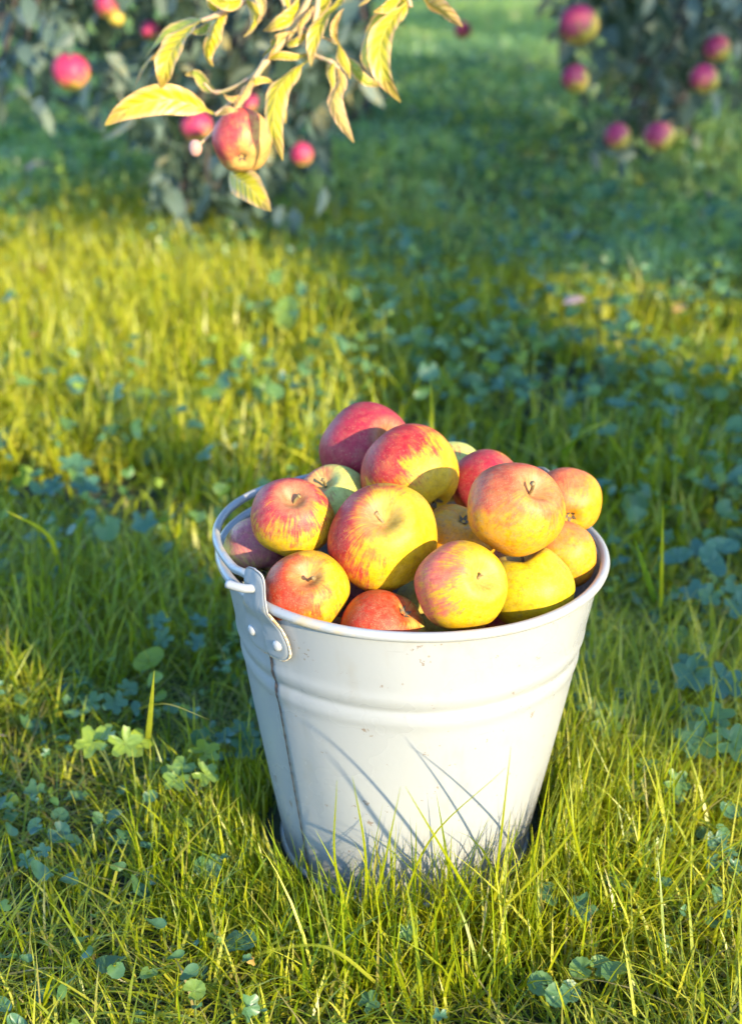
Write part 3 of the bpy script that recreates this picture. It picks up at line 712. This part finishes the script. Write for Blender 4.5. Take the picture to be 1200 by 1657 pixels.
TREE_APPLES = [
    (115, 117, 30, 2.75, 'crimson apple hanging among blue grey leaves near the left edge'),
    (172, 8, 21, 2.9, 'crimson apple cut by the top edge of the picture at left'),
    (188, 30, 13, 2.92, 'small yellowish apple just under the crimson one at the top left'),
    (243, 50, 16, 3.0, 'small crimson apple left of the drooping yellow leaves'),
    (317, 204, 25, 2.8, 'crimson apple just left of the sunlit hanging apple'),
    (488, 250, 19, 3.0, 'small crimson apple right of the sunlit hanging apple'),
    (402, 168, 17, 3.0, 'crimson apple half hidden above the sunlit hanging apple'),
    (748, 50, 14, 4.6, 'tiny crimson apple at the top near the picture middle'),
    (935, 42, 32, 3.35, 'largest magenta and yellow apple at top left of the right tree'),
    (930, 128, 23, 3.4, 'apple below the largest one on the left side of the right tree'),
    (1158, 80, 22, 3.5, 'upper apple of the pair near the right picture edge'),
    (1139, 128, 24, 3.45, 'lower apple of the pair near the right picture edge, yellow below'),
    (998, 222, 22, 3.4, 'left apple of the lowest pair on the right tree'),
    (1066, 222, 24, 3.4, 'right apple of the lowest pair on the right tree')]
def rej_view(polys):
    """where the photograph shows open lawn in front of the lens the crown has a gap"""
    def f(P, strict):
        x, y, d = project(P); vis = (d > .1) & (x > -60) & (x < 1260) & (y > -30) & (y < 1700)
        ok = np.zeros(len(P), bool)
        for p in polys: ok |= inside(x, y, p)
        bad = vis & ~ok
        for (ax, ay, ar, aD, _) in TREE_APPLES: bad |= vis & (d < aD + .04) & (np.hypot(x - ax, y - ay) < ar * .9 + 90 / np.maximum(d, .5))
        return bad
    return f
LEFT_POLY = [(-900, -900), (640, -900), (640, 40), (610, 130), (545, 175), (528, 320), (500, 395), (400, 400), (300, 380), (255, 300), (240, 215), (150, 178), (60, 168), (-900, 172)]
RIGHT_POLY = [(885, -900), (2400, -900), (2400, 170), (1195, 150), (1150, 165), (1115, 240), (1000, 262), (935, 235), (905, 190), (895, 60)]
FAR_POLY = [(-2000, -2000), (3000, -2000), (3000, 70), (900, 62), (780, 75), (600, 95), (-2000, 120)]
ex = []
r0 = np.random.default_rng(5)
for k in range(46):                                    # low skirt of the left tree
    p = at(r0.uniform(-80, 600), r0.uniform(-60, 170), r0.uniform(2.3, 4.3)); ex.append((p, 34, .065))
for k in range(20):
    p = at(r0.uniform(250, 520), r0.uniform(140, 360), r0.uniform(2.9, 3.7)); ex.append((p, 36, .06))
tree('leafy apple tree behind the sunlit branch, its crown sweeping down to the lawn', (-.33, 3.75, 0), (.05, -.05), .85, (-.55, 3.7, 1.45), (1.45, 1.2, 1.0), 3600, rej_view([LEFT_POLY]), 11, extra=ex, leafsize=.072)
ex = []
for k in range(26):
    p = at(r0.uniform(900, 1230), r0.uniform(-60, 130), r0.uniform(3.3, 5.2)); ex.append((p, 52, .08))
for k in range(9):
    p = at(r0.uniform(925, 1115), r0.uniform(120, 250), r0.uniform(3.4, 4.4)); ex.append((p, 13, .06))
ex.append((at(1112, 300, 3.6), 2, .02))
tree('apple tree with dark trunk and hanging fruit at the right edge of the lawn', (.98, 5.0, 0), (-.03, 0), .95, (1.25, 4.8, 1.5), (1.5, 1.3, 1.05), 3600, rej_view([RIGHT_POLY]), 12, extra=ex, trunk_r=.10, leafsize=.075)
far = [(-1.0, 7.6, 'slim apple tree beyond the left tree, trunk showing past its crown', .06), (1.75, 10.8, 'far apple tree closing the gap between the two near trees', .09), (-2.6, 10.5, 'far apple tree beyond the left edge of the lawn', .09), (3.1, 9.6, 'far apple tree beyond the right tree', .09), (2.0, 13.5, 'farthest apple tree in the shade behind the gap', .1), (-.6, 14, 'farthest apple tree behind the slim trunk', .1)]
far[0] = (-.06, 5.9, far[0][2], .05)
for k, (x, y, lab, tr) in enumerate(far):
    tree(lab, (x, y, 0), (.05, .03), 1.0, (x, y, 1.75 if k else 1.9), (1.9, 1.6, 1.35 if k else 1.2), 2600, rej_view([FAR_POLY]) if k else rej_view([FAR_POLY, LEFT_POLY]), 20 + k, leafsize=.10, trunk_r=tr, twigs=60)

# trees on the sunny side of the lawn: they stand out of frame and throw the dappled shade; unseen crowns cut open where sun should reach LIT
for k, (x, y) in enumerate([(3.4, -5.2), (3.7, -2.4), (3.6, .3), (4.0, 3.2), (4.4, 6.4)]):
    tree('apple tree out of frame on the sunny side, shading the lawn', (x, y, 0), (.06, .05), 1.0, (x, y, 2.1), (1.5, 1.75, 1.75), 15000, rej_sun, 40 + k, leafsize=.085, trunk_r=.09, twigs=220, shell=.0)

# fruit on the background trees
TA = 'apples hanging in the shaded trees'
MAG = (.46, .014, .12)
for k, (x, y, rp, D, lab) in enumerate(TREE_APPLES):
    yl = k == 2
    make_apple('apple', lab, TA, at(x, y, D), rp * D / FPX, cam_vec(.1 * math.sin(k), .9, -.2 + .1 * math.cos(k * 2)), cam_vec(-.7 if k > 7 else -.2, .6, .5), (-.6 if yl else (.25 if k > 7 else .7)), MAG, (.60, .44, .06), .1, .4, 70 + k, hgt=.92, na=28, nl=18, stem_len=.8)

# ------------------------------------------------------------------ grass
def noise2(x, y, s, seed=0):
    r = np.random.default_rng(seed); out = np.zeros_like(x)
    for k in range(7):
        a = r.uniform(0, 2 * np.pi); f = s * r.uniform(.5, 2.0); out += np.sin(f * (x * np.cos(a) + y * np.sin(a)) + r.uniform(0, 6.28))
    return np.clip(out / 5 + .5, 0, 1)
def scatter(n, y0, y1, margin, power=1.0):
    """points over the visible wedge of lawn, with a margin on both sides"""
    y = y0 + (y1 - y0) * rng.uniform(0, 1, int(n * 1.0)) ** power
    hw = (y * CP + CAMH * SP) * .262 + margin
    return rng.uniform(-1, 1, len(y)) * hw, y
def area_scatter(dens, y0, y1, margin):
    A = 0; ys = np.linspace(y0, y1, 60); hw = (ys * CP + CAMH * SP) * .262 + margin
    A = float(np.sum((hw[1:] + hw[:-1]) * (ys[1] - ys[0]))); n = int(A * dens)
    y = rng.choice(ys[:-1], n, p=(hw[:-1] / hw[:-1].sum())) + rng.uniform(0, ys[1] - ys[0], n)
    h = (y * CP + CAMH * SP) * .262 + margin
    return rng.uniform(-1, 1, n) * h, y
def blades(name, label, x, y, hgt, wid, lean, curve, tint, dry, levels=5, az=None, base_clear=True, z0=None, mat=None):
    n = len(x); az = rng.uniform(0, 2 * np.pi, n) if az is None else az
    # keep clear of the bucket: blades next to it lean away from it
    dx, dy = x - BX, y - BY; rr = np.hypot(dx, dy)
    reach = hgt * (np.sin(lean) + .5 * curve)
    for _ in range(2):
        tx, ty = dx + reach * np.cos(az), dy + reach * np.sin(az)
        mx, my = dx + .55 * reach * np.cos(az), dy + .55 * reach * np.sin(az)
        lim = BR0 + .008 + .19 * hgt
        hit = ((np.hypot(tx, ty) < lim) | (np.hypot(mx, my) < lim)) & (rr < .35)
        out = np.arctan2(dy, dx) + rng.uniform(-1.45, 1.45, n)
        az = np.where(hit, out, az)
    keep = rr > BR0 + .010 + .02 * rng.uniform(0, 1, n)
    tx, ty = dx + reach * np.cos(az), dy + reach * np.sin(az); keep &= ~((np.hypot(tx, ty) < BR0 + .006 + .17 * hgt) & (rr < .35))
    x, y, hgt, wid, lean, curve, tint, dry, az = [a[keep] for a in (x, y, hgt, wid, lean, curve, tint, dry, az)]
    n = len(x); dirx, diry = np.cos(az), np.sin(az)
    tw = az + np.pi / 2 + rng.normal(0, .5, n); sx, sy = np.cos(tw), np.sin(tw)
    zb = gz(x, y) - .004 if z0 is None else z0[keep]
    V = []; L = levels
    for i in range(L):
        t = i / (L - 1)
        horiz = hgt * (np.sin(lean) * t + .5 * curve * t * t); vert = hgt * (np.cos(lean) * t - .32 * np.abs(curve) * t ** 2.4)
        cx_, cy_, cz_ = x + dirx * horiz, y + diry * horiz, np.maximum(zb + vert, zb + .002 * t)
        wv = wid * .5 * (1 - t ** 2.2) * (0.75 + .5 * t * (1 - t) * 2)
        if i < L - 1:
            V.append(np.stack([cx_ - sx * wv, cy_ - sy * wv, cz_], -1)); V.append(np.stack([cx_ + sx * wv, cy_ + sy * wv, cz_], -1))
        else: V.append(np.stack([cx_, cy_, cz_], -1))
    m = 2 * (L - 1) + 1; V = np.stack(V, 1).reshape(-1, 3); b = (np.arange(n) * m)[:, None]
    q = np.concatenate([b + np.array([[2 * i, 2 * i + 1, 2 * i + 3, 2 * i + 2]]) for i in range(L - 2)]) if L > 2 else np.zeros((0, 4), int)
    t = b + np.array([[2 * (L - 2), 2 * (L - 2) + 1, 2 * (L - 1)]])
    o = mesh_np(name, V, q, t, mat or M_GRASS, None, True, {'tint': np.repeat(tint, m), 'dry': np.repeat(dry, m)})
    tag(o, label, 'grass', kind='stuff'); return o
U = lambda a, b, n: rng.uniform(a, b, n)
def lawn(name, label, dens, y0, y1, margin, h0, h1, w0, w1, levels, lean_s=.35, curve_s=.5, seed=1, clump=.6, mat=None):
    x, y = area_scatter(dens, y0, y1, margin); n = len(x)
    c = noise2(x, y, 9, seed); c2 = noise2(x, y, 28, seed + 1); keep = rng.uniform(0, 1, n) < (1 - clump) + clump * (.6 * c + .4 * c2) * 1.5
    x, y = x[keep], y[keep]; n = len(x); c = noise2(x, y, 9, seed); c3 = noise2(x, y, 3.0, seed + 5)
    h = (h0 + (h1 - h0) * rng.beta(1.6, 2.6, n)) * (.55 + .75 * c)
    dry = np.where(rng.uniform(0, 1, n) < .06, U(.4, 1, n), 0.0)
    az = rng.uniform(0, 2 * np.pi, n)
    return blades(name, label, x, y, h, U(w0, w1, n), np.abs(rng.normal(0, lean_s, n)), np.abs(rng.normal(.0, curve_s, n)), np.clip(.25 + .5 * c3 + rng.normal(0, .2, n) + .5 * np.clip(1.2 - np.hypot((x + .55) / .75, (y - 2.6) / 1.3), 0, 1), 0, 1), dry, levels, az, mat=mat)  # last tint term paints the sunlit left band brighter and yellower
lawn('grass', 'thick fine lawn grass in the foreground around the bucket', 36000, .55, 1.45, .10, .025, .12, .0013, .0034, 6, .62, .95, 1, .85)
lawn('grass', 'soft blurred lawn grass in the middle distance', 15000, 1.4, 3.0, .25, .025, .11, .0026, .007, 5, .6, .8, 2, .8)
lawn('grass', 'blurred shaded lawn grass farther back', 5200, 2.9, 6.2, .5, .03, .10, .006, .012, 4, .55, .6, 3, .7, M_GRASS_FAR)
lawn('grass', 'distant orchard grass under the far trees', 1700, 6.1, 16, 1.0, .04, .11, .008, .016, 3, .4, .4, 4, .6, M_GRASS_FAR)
# matted undergrowth: short flat dry and green blades
x, y = area_scatter(20000, .55, 1.6, .08); n = len(x)
blades('grass', 'matted dry straw and short blades under the foreground grass', x, y, U(.03, .09, n), U(.0010, .0022, n), U(.9, 1.45, n), U(0, .5, n), U(0, .6, n), np.where(U(0, 1, n) < .3, U(.4, .9, n), 0.0), 4)

n = 16000; x = rng.normal(-.50, .34, n); y = rng.uniform(1.75, 3.7, n)  # extra blades, their bright tint painting the sunlight of the left band
blades('grass', 'taller grass strip at the left of the mid lawn, sunlit yellow green put into its tint', x, y, U(.04, .12, n), U(.003, .007, n), np.abs(rng.normal(0, .5, n)), np.abs(rng.normal(0, .6, n)), np.clip(rng.normal(.85, .15, n), 0, 1), np.zeros(n), 5)
# longer tufts standing round the foot of the bucket
n = 3800; a_ = rng.uniform(math.pi * .8, math.pi * 2.3, n); rr_ = BR0 + .012 + .11 * rng.uniform(0, 1, n) ** 1.2
x, y = BX + rr_ * np.cos(a_), BY + rr_ * np.sin(a_)
blades('grass', 'long thin grass blades growing up around the foot of the bucket', x, y, U(.05, .13, n) * U(.65, 1.1, n) * np.where(np.cos(a_) < -.35, .65, 1.0), U(.0014, .003, n), np.abs(rng.normal(0, .28, n)), np.abs(rng.normal(0, .5, n)), np.clip(rng.normal(.6, .2, n), 0, 1), np.where(U(0, 1, n) < .05, .7, 0.0), 6)
# taller single blades close to the bucket and in the foreground, each one told apart
def single(label, base_px, tip_px, D_tip, width, bend=(0, 0, 0), tint=.7, ddry=0.0):
    b = ground_at(*base_px); t = at(*tip_px, D_tip); m = b.lerp(t, .5) + Vector(bend)
    sp = catmull([b, m, t], 6); n = len(sp); V = []; F = []
    for i, p in enumerate(sp):
        tt = i / (n - 1); w_ = width * .5 * (1 - tt ** 2.5) + .0001; d = (sp[min(i + 1, n - 1)] - sp[max(i - 1, 0)]).normalized()
        s = d.cross(Vector((.3, -1, .2))).normalized(); u = s.cross(d)
        V += [p - s * w_, p + u * w_ * .35, p + s * w_]
    for i in range(n - 1):
        for k in (0, 1): a = i * 3 + k; F.append((a, a + 1, a + 4, a + 3))
    o = mesh_np('grass_blade', [tuple(v) for v in V], np.array(F), np.zeros((0, 3), int), M_GRASS, None, True, {'tint': [tint] * len(V), 'dry': [ddry] * len(V)})
    tag(o, label, 'grass blade', 'single tall grass blades'); return o
gb = lambda px, py: ground_at(px, py)
single('tall upright blade in front of the bucket, right of its middle', (795, 1490), (826, 1208), .815, .0021)
single('thin arching blade crossing the bucket towards the right', (640, 1500), (818, 1242), .81, .0019, (-.01, 0, .012))
single('slim blade standing before the bucket at left', (565, 1490), (545, 1262), .82, .0018, (-.006, 0, 0))
single('short blade curving before the left half of the bucket', (590, 1500), (570, 1256), .81, .0019, (.004, 0, .004))
single('thin blade leaning right before the bucket middle', (600, 1500), (648, 1272), .81, .0018)
single('blade slanting left before the bucket middle', (790, 1500), (655, 1272), .81, .002)
single('broad pale blade slanting up to the right beside the bucket', (780, 1500), (962, 1302), .79, .0036, (.0, -.01, .004), .85)
single('blade standing against the right edge of the bucket foot', (850, 1460), (892, 1235), .86, .002)
single('slanted blade right of the bucket foot', (950, 1440), (905, 1250), .86, .002)
single('long dry stalk arching over the lower left grass', (262, 1420), (392, 1286), .90, .002, (-.0, -.0, .006), .9, .5)
single('long pale blade arching across the grass under the bucket', (620, 1600), (400, 1545), .69, .0022, (.0, 0, .02), .85, .2)
single('upright pale blade left of the bucket, out of focus', (238, 1215), (250, 1085), .98, .005, (0, 0, 0), .95)
single('pale stalk lying across the grass left of the bucket', (215, 1150), (340, 1165), .92, .004, (0, 0, .01), 1., .5)
single('curved blade at the left picture edge behind the bucket', (100, 930), (10, 826), 1.28, .005, (.012, 0, .012), .9)
single('slender blade sticking up behind the heaped apples at left', (590, 850), (605, 608), 1.38, .008, (0, 0, 0), .9)
single('slender blade sticking up right above the heaped apples', (700, 830), (697, 618), 1.42, .008, (0, 0, .0), .9)
single('thin blade leaning left behind the heaped apples', (580, 830), (537, 607), 1.45, .008, (0, 0, .0), .9)
single('broad bluish blade arching right behind the bucket', (905, 760), (985, 680), 1.55, .022, (-.01, 0, .012), .1)
single('tall narrow blade right of the bucket rim', (1068, 1010), (1072, 810), 1.18, .005, (0, 0, 0), .7)
single('blue green blade leaning left at the right of the bucket', (1062, 980), (1025, 870), 1.22, .008, (0, 0, 0), .1)

# ------------------------------------------------------------------ broad-leaved weeds
def weed_leaf(name, c, nrm, up, size, kind, parent, tint):
    """single leaf blade as a fan: 'lobed' (geranium), 'round' (ground ivy), 'oval' (plantain)"""
    nrm = Vector(nrm).normalized(); u = Vector(up); u = (u - nrm * u.dot(nrm)).normalized(); s = u.cross(nrm)
    V = []; n = 36; rr_ = []
    for ring in (0.0, .35, .7, 1.0):
        for k in range(n if ring else 1):
            a = 2 * math.pi * k / n
            if kind == 'lobed':
                r = .46 + .54 * abs(math.cos(2.5 * (a))) ** .75 + .07 * math.cos(17 * a); notch = .75 * math.exp(-((a - math.pi) / .25) ** 2); r *= 1 - notch
            elif kind == 'round': r = 1 + .05 * math.cos(14 * a) - .7 * math.exp(-((a - math.pi) / .22) ** 2)
            else: r = .52 / math.sqrt(math.cos(a) ** 2 * .27 + math.sin(a) ** 2)
            rad = ring * r * size * .5
            h = .22 * size * ring ** 2 * (.6 + .4 * math.cos(2.5 * a) ** 2) * .6 + .02 * size * math.sin(a * 5 + ring * 4)
            V.append(Vector(c) + u * (rad * math.cos(a)) + s * (rad * math.sin(a)) + nrm * h)
    F = [(0, 1 + k, 1 + (k + 1) % n) for k in range(n)]
    Q = []
    for j in range(2):
        for k in range(n): Q.append((1 + j * n + k, 1 + (j + 1) * n + k, 1 + (j + 1) * n + (k + 1) % n, 1 + j * n + (k + 1) % n))
    return mesh_np(name, [tuple(v) for v in V], np.array(Q), np.array(F), M_WEED, parent, True, {'tint': [tint] * len(V), 'dry': [0] * len(V)})
def weed(label, px, py, kind, nl, size, height, spread, seed, tint=.5, group='broad-leaved weeds in the lawn', face=.5):
    r = random.Random(seed); g = ground_at(px, py)
    # base so that the leaf whorl shows at the pixel: step towards the camera is not needed, the whorl is a few cm high
    v = (Vector((0, 0, CAMH)) - g).normalized(); g = g + v * (height / max(v.z, .2)); g.z = float(gz(g.x, g.y))
    root = empty('weed_plant', g); tag(root, label, 'weed', group)
    for k in range(nl):
        a = 2 * math.pi * (k + r.uniform(-.25, .25)) / nl + seed; rad = spread * r.uniform(.45, 1.0) if nl > 1 else 0
        h = height * r.uniform(.8, 1.2); c = Vector((rad * math.cos(a), rad * math.sin(a), h)); nr = Vector((.35 * math.cos(a) + r.uniform(-.2, .2), .35 * math.sin(a) - face + r.uniform(-.2, .2), 1))
        o = weed_leaf('leaf', c, nr, Vector((math.cos(a), math.sin(a), .1)), size * r.uniform(.75, 1.15), kind, root, min(1, max(0, tint + r.uniform(-.2, .2))))
        vv, ff = tube_data(catmull([(0, 0, 0), (c.x * .4, c.y * .4, h * .6), c], 4), .0009, 5); mesh('petiole', vv, ff, M_PETIOLE, root)
W = [
 ('geranium weed with sunlit lobed leaves left of the bucket', 305, 1240, 'lobed', 4, .030, .05, .018, 1, .9),
 ('yellow green lobed weed farther left in the sunny grass', 185, 1200, 'lobed', 4, .034, .05, .022, 2, 1.0),
 ('lobed weed in the shade touching the left side of the bucket', 385, 1195, 'lobed', 3, .026, .04, .016, 3, .1),
 ('pale lobed weed leaves in the bucket shadow', 285, 1025, 'lobed', 4, .026, .04, .026, 4, .1),
 ('small lobed weed at the edge of sun and bucket shadow', 178, 1130, 'lobed', 3, .022, .035, .02, 5, .4),
 ('single round sunlit leaf near the bottom edge', 315, 1612, 'round', 1, .020, .035, 0, 6, .75),
 ('pair of small bluish leaves at the far left', 55, 1385, 'lobed', 2, .016, .03, .012, 7, .2),
 ('cluster of dark small leaves left below the sunny patch', 85, 1330, 'round', 3, .016, .03, .016, 8, .2),
 ('large lobed weed at the right edge beside the bucket', 1155, 1190, 'lobed', 4, .034, .06, .028, 9, .5),
 ('blue green lobed weed right of the bucket at mid height', 1140, 1088, 'lobed', 3, .036, .06, .026, 10, .1),
 ('lobed weed close to the right flank of the bucket', 975, 1170, 'lobed', 3, .028, .05, .02, 11, .8),
 ('trefoil like weed right of the bucket foot', 1062, 1262, 'lobed', 3, .026, .05, .02, 12, .7),
 ('low weed with pointed leaves right of the bucket foot', 1050, 1355, 'lobed', 3, .022, .035, .016, 13, .7),
 ('small bluish weed near the lower right edge', 1168, 1395, 'lobed', 3, .018, .03, .014, 14, .15),
 ('pale weed leaf pair above the lower right bluish one', 1150, 1355, 'round', 3, .016, .03, .014, 15, .25),
 ('round leaf in the grass below the bucket, right side', 960, 1565, 'round', 2, .016, .03, .012, 16, .8),
 ('small round leaves low in the bottom right grass', 905, 1600, 'round', 3, .016, .028, .014, 17, .4),
 ('bluish lobed weed behind the bucket at right', 1170, 960, 'lobed', 4, .036, .06, .03, 18, .1),
 ('blue grey weed leaves at right of the apples', 1130, 890, 'oval', 4, .040, .06, .03, 19, .05),
 ('bluish weed in shade at the left edge of the picture', 115, 770, 'lobed', 3, .045, .06, .03, 20, .05),
 ('yellow green broad leaf in the bucket shadow at left', 240, 1075, 'oval', 1, .050, .03, 0, 21, .9),
 ('broad green plantain leaf in the mid lawn', 465, 500, 'oval', 1, .10, .06, 0, 22, .9),
 ('round leaf weed at the bottom middle', 655, 1500, 'lobed', 2, .016, .035, .012, 23, .7),
 ('small weed at the lower left corner', 15, 1640, 'oval', 2, .020, .03, .012, 24, .3),
]
for a in W: weed(*a)
def weed_cover(label, dens, y0, y1, margin, s0, s1, h0, h1, seed, n_out=18):
    x, y = area_scatter(dens, y0, y1, margin); c = .5 * noise2(x, y, 5, seed) + .5 * noise2(x, y, 17, seed + 9)
    thin = np.clip(1.25 * np.hypot((x + .55) / .8, (y - 2.6) / 1.5), .18, 1)          # weeds thinned at left so the sunlit band looks brighter
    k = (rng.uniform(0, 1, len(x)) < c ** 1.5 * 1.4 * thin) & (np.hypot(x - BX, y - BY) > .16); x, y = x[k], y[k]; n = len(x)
    P = np.stack([x, y, gz(x, y) + U(h0, h1, n)], -1); Dv, Nv = rand_leaves(P, rng, .1); Nv[:, 1] -= .3
    Dv /= np.linalg.norm(Dv, axis=1, keepdims=True); S_ = np.cross(Dv, Nv); S_ /= np.linalg.norm(S_, axis=1, keepdims=True); N_ = np.cross(S_, Dv)
    size = U(s0, s1, n); kind = rng.integers(0, 3, n); vs = []
    a = 2 * np.pi * np.arange(n_out) / n_out
    lob = (.46 + .54 * np.abs(np.cos(2.5 * a)) ** .75) * (1 - .75 * np.exp(-((a - np.pi) / .3) ** 2)); rnd = 1 - .6 * np.exp(-((a - np.pi) / .3) ** 2) + .04 * np.cos(9 * a); ov = .5 / np.sqrt(np.cos(a) ** 2 * .27 + np.sin(a) ** 2)
    prof = np.stack([lob, rnd, ov])[kind]                                              # (n, n_out)
    wob = U(-.12, .12, n)
    def put(rad, h): return P[:, None] + Dv[:, None] * (rad * np.cos(a))[..., None] + S_[:, None] * (rad * np.sin(a))[..., None] + N_[:, None] * h[..., None]
    V = [P[:, None]]
    for ring in (.5, 1.0):
        rad = ring * prof * size[:, None] * .5; h = size[:, None] * (ring ** 2 * (.10 + .10 * np.cos(2 * a + 1)) + wob[:, None] * ring * np.sin(a) ** 2)
        V.append(put(rad, h))
    V = np.concatenate(V, 1); m = 2 * n_out + 1; b = (np.arange(n) * m)[:, None]; j = np.arange(n_out); j2 = (j + 1) % n_out
    t = (b[:, :, None] + np.stack([0 * j, 1 + j, 1 + j2], -1)[None]).reshape(-1, 3)
    q = (b[:, :, None] + np.stack([1 + j, 1 + n_out + j, 1 + n_out + j2, 1 + j2], -1)[None]).reshape(-1, 4)
    o = mesh_np('ground_cover', V.reshape(-1, 3), q, t, M_WEED, None, True, {'tint': np.repeat(np.clip(rng.normal(.4, .28, n), 0, 1), m), 'dry': np.zeros(n * m)})
    tag(o, label, 'weeds', kind='stuff')
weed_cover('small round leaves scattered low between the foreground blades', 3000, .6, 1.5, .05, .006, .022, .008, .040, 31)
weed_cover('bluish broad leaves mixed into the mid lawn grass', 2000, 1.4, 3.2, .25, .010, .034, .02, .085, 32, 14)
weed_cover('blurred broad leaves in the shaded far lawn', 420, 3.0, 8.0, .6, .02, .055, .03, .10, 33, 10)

# ------------------------------------------------------------------ fallen leaves
FM = [mat_fallen('fallen_leaf_mauve', (.42, .30, .30), (.30, .20, .18)), mat_fallen('fallen_leaf_ochre', (.36, .24, .05), (.26, .14, .03)), mat_fallen('fallen_leaf_brown', (.16, .10, .08), (.26, .18, .16))]
for k, (px, py, s, mi, lab) in enumerate([
    (65, 300, .085, 0, 'pale mauve fallen leaf at the back of the sunny left grass'), (325, 380, .055, 0, 'pale fallen leaf below the hanging leaf tip'),
    (40, 672, .045, 0, 'mauve fallen leaf in the shade at the left edge'), (970, 335, .05, 0, 'small pale fallen leaf in the far right lawn'),
    (1140, 348, .10, 2, 'dark curled fallen leaf in the far right lawn'), (375, 350, .05, 1, 'orange yellow fallen leaf under the left tree'),
    (660, 443, .06, 2, 'grey brown fallen leaf in the middle of the lawn'), (1095, 545, .04, 1, 'orange fallen leaf in the sunny patch at right'),
    (65, 475, .07, 1, 'pale orange fallen leaf in the bright left grass'), (60, 592, .04, 1, 'small orange fallen leaf at the edge of the bright grass'),
    (925, 533, .045, 0, 'pinkish fallen leaf beside the right sunny patch'), (405, 1610, .018, 1, 'tiny brown orange dead leaf near the bottom edge'),
    (5, 1240, .02, 0, 'pinkish dead leaf cut by the left edge')]):
    g = ground_at(px, py); g.z += .05 if g.y > 1.3 else .03
    a = k * 1.9; d = Vector((math.cos(a), math.sin(a) * .5, .15)) * s
    root = hero_leaf([g - d * .5, g - d * .15 + Vector((0, 0, s * .12)), g + d * .2 + Vector((0, 0, s * .14)), g + d * .5], s * .5, (-math.sin(a), math.cos(a), .5), .3, FM[mi], None, name='fallen_leaf')
    tag(root, lab, 'fallen leaf', 'fallen leaves on the lawn')
